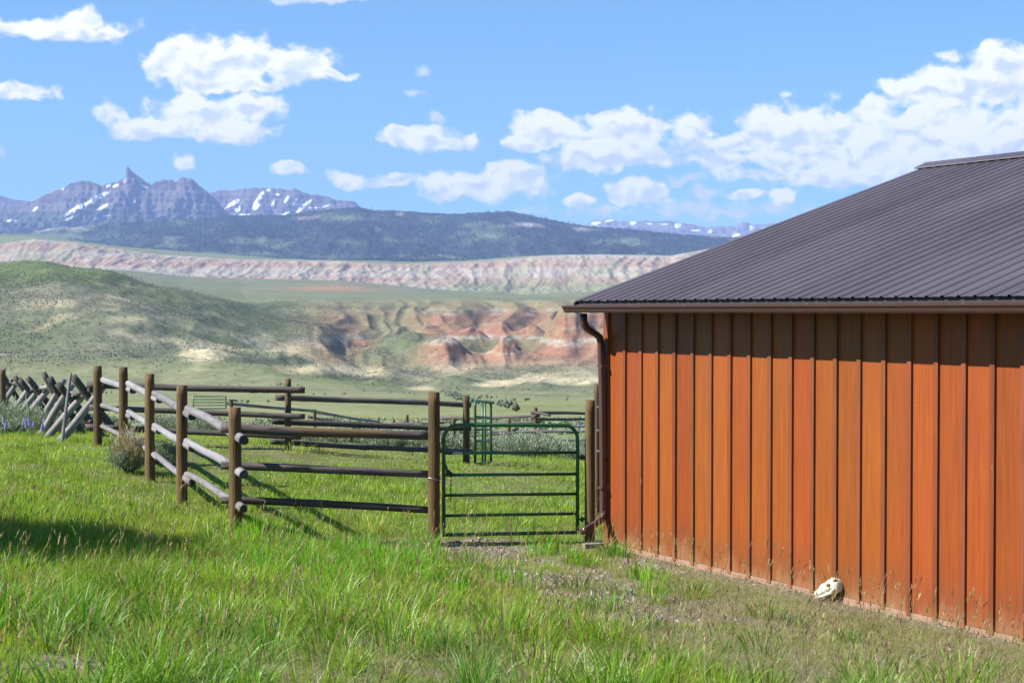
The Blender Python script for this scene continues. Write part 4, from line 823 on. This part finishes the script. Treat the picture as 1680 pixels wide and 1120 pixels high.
f = bpy.data.objects.new('crown', mesh_np('crown', V_, Q, T, C_)); COL.objects.link(f); f.data.materials.append(M_SAGE); f.parent = jt
bm = bmesh.new(); sweep(bm, [(0, 0, -.3), (.05, .03, .8), (-.04, .06, 1.7), (.05, 0, 2.6)], .12, 10, rads=[.17, .13, .09, .03])
for k in range(0, ncl, 7): sweep(bm, [(0, .03, .7+.25*(k % 5)), tuple(cl_[k]*.55+np.array((0, 0, .5))), tuple(cl_[k])], .03, 6, rads=[.05, .03, .008])
s_ = bpy.data.objects.new('trunk', bm_mesh(bm, 'trunk')); COL.objects.link(s_); s_.data.materials.append(M_POSTD); s_.parent = jt
# seed-headed stalks
parts = []
p = region(6.2, 19, 26, .6); x, y = p[:, 0], p[:, 1]; zz = gz(x, y); N = len(x); h = rng.uniform(.22, .46, N); lean = rng.uniform(.05, .5, N); az = rng.normal(-.3, 1.1, N); cc = pal([(.30, .21, .12), (.42, .33, .19), (.22, .15, .09), (.24, .26, .08)], (3, 3, 2, 2), N)
parts.append(blades(x, y, zz, h, np.full(N, .0026), lean, az, rng.uniform(0, 3.14, N), cc, 1., 3))
for q in range(5):
    t_ = 1-.035*q; parts.append(blades(x+np.cos(az)*lean*h*t_**1.8, y+np.sin(az)*lean*h*t_**1.8, zz+h*t_*(1-.25*lean), rng.uniform(.02, .045, N), np.full(N, .007), rng.uniform(.1, .6, N), az+rng.normal(0, 1, N), rng.uniform(0, 3.14, N), cc*1.05, 1., 2))
V_, Q, T, C_ = join(parts); tag(link('seed_stalks', mesh_np('seed_stalks', V_, Q, T, C_), M_GRASS), 'thin straw coloured seed stalks standing above the green grass', 'grass', kind='stuff')
# gravel on the bare patches
p = region(6.5, 18, 700, .3); x, y = p[:, 0], p[:, 1]; zz = gz(x, y); px, py, bare, dry, lush, n1, n2 = zones(x, y, zz); k = rng.random(len(x)) < .6*ss(.5, 1.1, bare); x, y, zz = x[k], y[k], zz[k]; n = len(x)
bs = np.array([(1, 0, 0), (0, 1, 0), (-1, 0, 0), (0, -1, 0), (0, 0, .8), (0, 0, -.6)]); fc = np.array([(0, 1, 4), (1, 2, 4), (2, 3, 4), (3, 0, 4), (1, 0, 5), (2, 1, 5), (3, 2, 5), (0, 3, 5)])
s = rng.uniform(.006, .022, n)*(1+.8*rng.random(n)**6); V_ = bs[None]*s[:, None, None]*(1+.35*rng.normal(size=(n, 6, 3)))+np.stack([x, y, zz+.004], -1)[:, None]
cc = pal([(.25, .22, .185), (.17, .15, .14), (.34, .31, .27), (.22, .16, .13)], (3, 3, 2, 2), n)
M_GRAV = leaf_mat('gravel', 0., .9, .1)
tag(link('gravel', mesh_np('gravel', V_.reshape(-1, 3), None, (fc[None]+(np.arange(n)*6)[:, None, None]).reshape(-1, 3), np.repeat(cc[:, None], 6, 1).reshape(-1, 3), False), M_GRAV), 'grey and tan gravel on the bare patches by the barn', 'gravel', kind='stuff')
# ---------------------------------------------------------------- sagebrush
def sage_mesh(R_, H_, nl, seed, dry=0., leafw=.010, leafl=.045):
    r = np.random.default_rng(seed); nb = max(12, nl//45); th = r.uniform(0, 6.28, nb); el = np.arccos(r.uniform(.1, 1, nb)); L = r.uniform(.6, 1., nb)
    tip = np.stack([R_*L*np.sin(el)*np.cos(th), R_*L*np.sin(el)*np.sin(th), H_*(.15+.85*L*np.cos(el))], -1)
    I_ = r.integers(0, nb, nl); q = tip[I_]*r.uniform(.45, 1.08, (nl, 1))+r.normal(0, R_*.11, (nl, 3)); q[:, 2] = np.maximum(q[:, 2], .02)
    az = np.arctan2(q[:, 1], q[:, 0])+r.normal(0, .8, nl); h = leafl*r.uniform(.6, 1.5, nl); dr = (r.random(nl) < dry) & (q[:, 0]*.5+q[:, 2] > H_*.35)
    base = np.array([(.26, .30, .22), (.20, .24, .17), (.32, .345, .28), (.17, .20, .14)])[r.integers(0, 4, nl)]*r.uniform(.8, 1.2, (nl, 1)); base[dr] = np.array((.50, .37, .25))*r.uniform(.8, 1.15, (dr.sum(), 1)); h[dr] *= 1.9
    pt = [blades(q[:, 0], q[:, 1], q[:, 2], h, np.full(nl, leafw)*r.uniform(.7, 1.3, nl), r.uniform(.1, 1., nl), az, r.uniform(0, 3.14, nl), base, 1., 2)]
    return pt, tip
def sage(name, x, y, R_, H_, nl, seed, label, group=None, dry=0., leafw=.010, leafl=.045):
    pt, tip = sage_mesh(R_, H_, nl, seed, dry, leafw, leafl); V_, Q, T, C_ = join(pt); z0 = gzf(x, y)
    o = empty(name, (x, y, z0), label, 'sagebrush', group)
    f = bpy.data.objects.new('foliage', mesh_np('foliage', V_, Q, T, C_)); COL.objects.link(f); f.data.materials.append(M_SAGE); f.parent = o
    bm = bmesh.new()
    for t_ in tip[:min(len(tip), 22)]: sweep(bm, [(0, 0, -.03), (t_[0]*.4, t_[1]*.4, t_[2]*.3), tuple(t_*.92)], .01, 5, rads=[.014, .009, .004])
    s = bpy.data.objects.new('stem', bm_mesh(bm, 'stem')); COL.objects.link(s); s.data.materials.append(M_POSTD); s.parent = o; return o
x, y = pix(210, 560, 22.1).x, 22.1
sage('sagebrush', x, y, .33, .66, 5600, 1, 'large sagebrush with dry tan flower stalks against the left fence', dry=.38, leafw=.008, leafl=.06)
sage('sagebrush', pix(268, 560, 23.4).x, 23.4, .40, .40, 2600, 9, 'dark low sagebrush behind the second and third left posts', leafw=.011)
lst = [(862, 33.5, .75, .52), (908, 34.5, .6, .36), (800, 36, .6, .36), (950, 33, .4, .26), (836, 38, .7, .45), (885, 39, .8, .5), (735, 36, .6, .4), (690, 38, .7, .45), (640, 37, .5, .35), (600, 39, .8, .45), (560, 38, .6, .4), (520, 41, .8, .45), (455, 40, .7, .4), (420, 38, .7, .45), (350, 37, .7, .4), (320, 40, .8, .5), (275, 39, .7, .45), (960, 36, .7, .5),
       (18, 34, .75, .5), (48, 33, .6, .42), (72, 31.5, .55, .4), (-15, 35, .8, .5), (95, 31, .4, .3), (120, 33, .6, .4), (30, 38, .8, .5), (5, 30, .5, .32)]
for i, (px, Y_, R_, H_) in enumerate(lst):
    sage('sagebrush', pix(px, 560, Y_).x, Y_, R_, H_, 2600, 20+i, 'grey green sagebrush growing beyond the corral fences' if px > 200 else 'grey green sagebrush at the foot of the crossed buck fence', 'sagebrush beyond the corral' if px > 200 else 'sagebrush by the buck fence', leafw=.017, leafl=.07)
# lupine spikes
def lupine(x, y, seed, h=.42):
    r = random.Random(seed); o = empty('lupine', (x, y, gzf(x, y)), 'purple lupine flower spike among the sagebrush at the left edge', 'wildflower', 'purple lupines by the buck fence')
    bm = bmesh.new(); sweep(bm, [(0, 0, 0), (.01, .01, h)], .006, 5); s = bpy.data.objects.new('stem', bm_mesh(bm, 'stem')); COL.objects.link(s); s.data.materials.append(M_LG); s.parent = o
    bm = bmesh.new()
    for k in range(34):
        t_ = k/34; a = k*2.4; rr = .015*(1-.5*t_); m4 = Matrix.Translation((rr*math.cos(a)+.01, rr*math.sin(a)+.01, h*(.62+.40*t_))) @ Matrix.Diagonal((.011, .010, .010, 1)); bmesh.ops.create_icosphere(bm, subdivisions=1, radius=1., matrix=m4)
    o.matrix_basis = o.matrix_basis @ Matrix.Rotation(r.uniform(-.25, .25), 4, 'Y')
    f = bpy.data.objects.new('blossom', bm_mesh(bm, 'blossom')); COL.objects.link(f); f.data.materials.append(M_LU); f.parent = o
M_LU = paint_mat('lupine_purple', (.27, .25, .60), .6); M_LG = paint_mat('stem_green', (.10, .16, .05), .6)
for i, (px, Y_) in enumerate(((3, 27.9), (9, 28.6), (31, 29.3), (44, 28.1), (49, 28.7), (52, 30.), (64, 28.4), (70, 29.1), (74, 31.))): lupine(pix(px, 560, Y_).x, Y_, i, random.uniform(.24, .38))
# far sage field on the bench before the valley (uncountable)
n = 2600; yy = 30+88*rng.random(n)**.8; xx = rng.uniform(-.42, .42, n)*yy; k = (yy > 44) | (xx < -9.5); xx, yy = xx[k], yy[k]; kk = fbm(xx*.12, yy*.08, 3, 55) > np.where((xx > 2) & (yy < 70), .10, -.10); xx, yy = xx[kk], yy[kk]; k = ~((xx > 0) & (yy < 30)); xx, yy = xx[k], yy[k]
parts = []
for i in range(len(xx)):
    m_ = 16; a = rng.uniform(0, 6.28, m_); R_ = rng.uniform(.25, .6); rr = R_*np.sqrt(rng.random(m_)); h = R_*rng.uniform(.35, .9, m_)
    parts.append((np.full(m_, xx[i])+rr*np.cos(a)*.6, np.full(m_, yy[i])+rr*np.sin(a)*.6, h, a, R_))
bx = np.concatenate([q[0] for q in parts]); by = np.concatenate([q[1] for q in parts]); hh = np.concatenate([q[2] for q in parts]); aa = np.concatenate([q[3] for q in parts]); N = len(bx)
V_, Q, T, C_ = blades(bx, by, gz(bx, by)-.02, hh, rng.uniform(.10, .22, N), rng.uniform(.2, .9, N), aa, rng.uniform(0, 3.14, N), pal([(.25, .28, .20), (.20, .23, .16), (.31, .32, .25)], (3, 3, 2), N), 1., 2)
tag(link('sage_field', mesh_np('sage_field', V_, Q, T, C_), M_SAGE), 'low grey sage covering the bench before the valley', 'sagebrush', kind='stuff')
# ---------------------------------------------------------------- bleached skull at the foot of the wall
sx, sy = px_ground(1366, 982); sz = gzf(sx, sy)
sk = empty('animal_skull', (sx, sy, sz), 'bleached white animal skull lying against the foot of the barn wall', 'skull')
bm = bmesh.new()
for (cx, cy, cz, rx, ry, rz) in ((.05, 0, .085, .085, .075, .075), (-.03, -.01, .075, .08, .058, .055), (-.10, -.02, .05, .07, .042, .038), (.095, .0, .10, .035, .07, .035), (.02, -.06, .075, .045, .028, .03), (.02, .06, .075, .045, .028, .03)):
    bmesh.ops.create_icosphere(bm, subdivisions=3, radius=1., matrix=Matrix.Translation((cx, cy, cz)) @ Matrix.Diagonal((rx, ry, rz, 1)))
me = bm_mesh(bm, 'cranium', True); cr = bpy.data.objects.new('cranium', me); COL.objects.link(cr); me.materials.append(M_BONE); cr.parent = sk; sk.matrix_basis = sk.matrix_basis @ Matrix.Translation((-.04, -.17, .06)) @ Matrix.Rotation(-.8, 4, 'Z') @ Matrix.Rotation(-.3, 4, 'Y') @ Matrix.Scale(.98, 4)
rm = cr.modifiers.new('remesh', 'REMESH'); rm.mode = 'VOXEL'; rm.voxel_size = .007; rm.use_smooth_shade = True
dp = cr.modifiers.new('rough', 'DISPLACE'); tx = bpy.data.textures.new('bone', 'CLOUDS'); tx.noise_scale = .05; dp.texture = tx; dp.strength = .016
def piece(name, els, m_, sub=2):
    bm = bmesh.new()
    for (cx, cy, cz, rx, ry, rz) in els: bmesh.ops.create_icosphere(bm, subdivisions=sub, radius=1., matrix=Matrix.Translation((cx, cy, cz)) @ Matrix.Diagonal((rx, ry, rz, 1)))
    o = bpy.data.objects.new(name, bm_mesh(bm, name, True)); COL.objects.link(o); o.data.materials.append(m_); o.parent = sk; return o
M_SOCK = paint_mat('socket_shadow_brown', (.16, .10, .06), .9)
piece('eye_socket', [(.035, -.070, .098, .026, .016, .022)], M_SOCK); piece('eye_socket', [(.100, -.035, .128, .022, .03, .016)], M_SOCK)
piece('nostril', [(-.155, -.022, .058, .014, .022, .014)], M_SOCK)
bm = bmesh.new(); sweep(bm, [(-.15, -.055, .012), (-.05, -.07, .016), (.05, -.075, .03), (.09, -.07, .06)], .016, 8, rads=[.010, .014, .018, .012])
j = bpy.data.objects.new('jaw', bm_mesh(bm, 'jaw', True)); COL.objects.link(j); j.data.materials.append(M_BONE); j.parent = sk
# weathered plank at the barn corner
x, y = BX-.10, BY+.02
bm = bmesh.new(); box(bm, -.16, .06, -.05, .05, -.05, .045)
pl = link('plank', bm_mesh(bm, 'plank'), M_BUCK, None, Matrix.Translation((x, y-.08, gzf(x, y)+.02)) @ Matrix.Rotation(.3, 4, 'Z')); tag(pl, 'short weathered wood block at the barn corner under the downspout', 'plank')
# ================================================================ haze
bm = bmesh.new(); box(bm, -16000, 16000, -60, 23500, float(HZ.min())-1400, CZ+2300); hz = link('haze', bm_mesh(bm, 'haze')); tag(hz, kind='stuff')
hm = bpy.data.materials.new('haze'); hm.use_nodes = True; t = NT(hm.node_tree); t.n.clear()
pv_ = t.new('ShaderNodeVolumePrincipled'); pv_.inputs['Color'].default_value = (.38, .53, 1., 1); pv_.inputs['Density'].default_value = 4.4e-5; pv_.inputs['Anisotropy'].default_value = .0
t.l.new(pv_.outputs[0], t.new('ShaderNodeOutputMaterial').inputs['Volume']); hz.data.materials.append(hm)
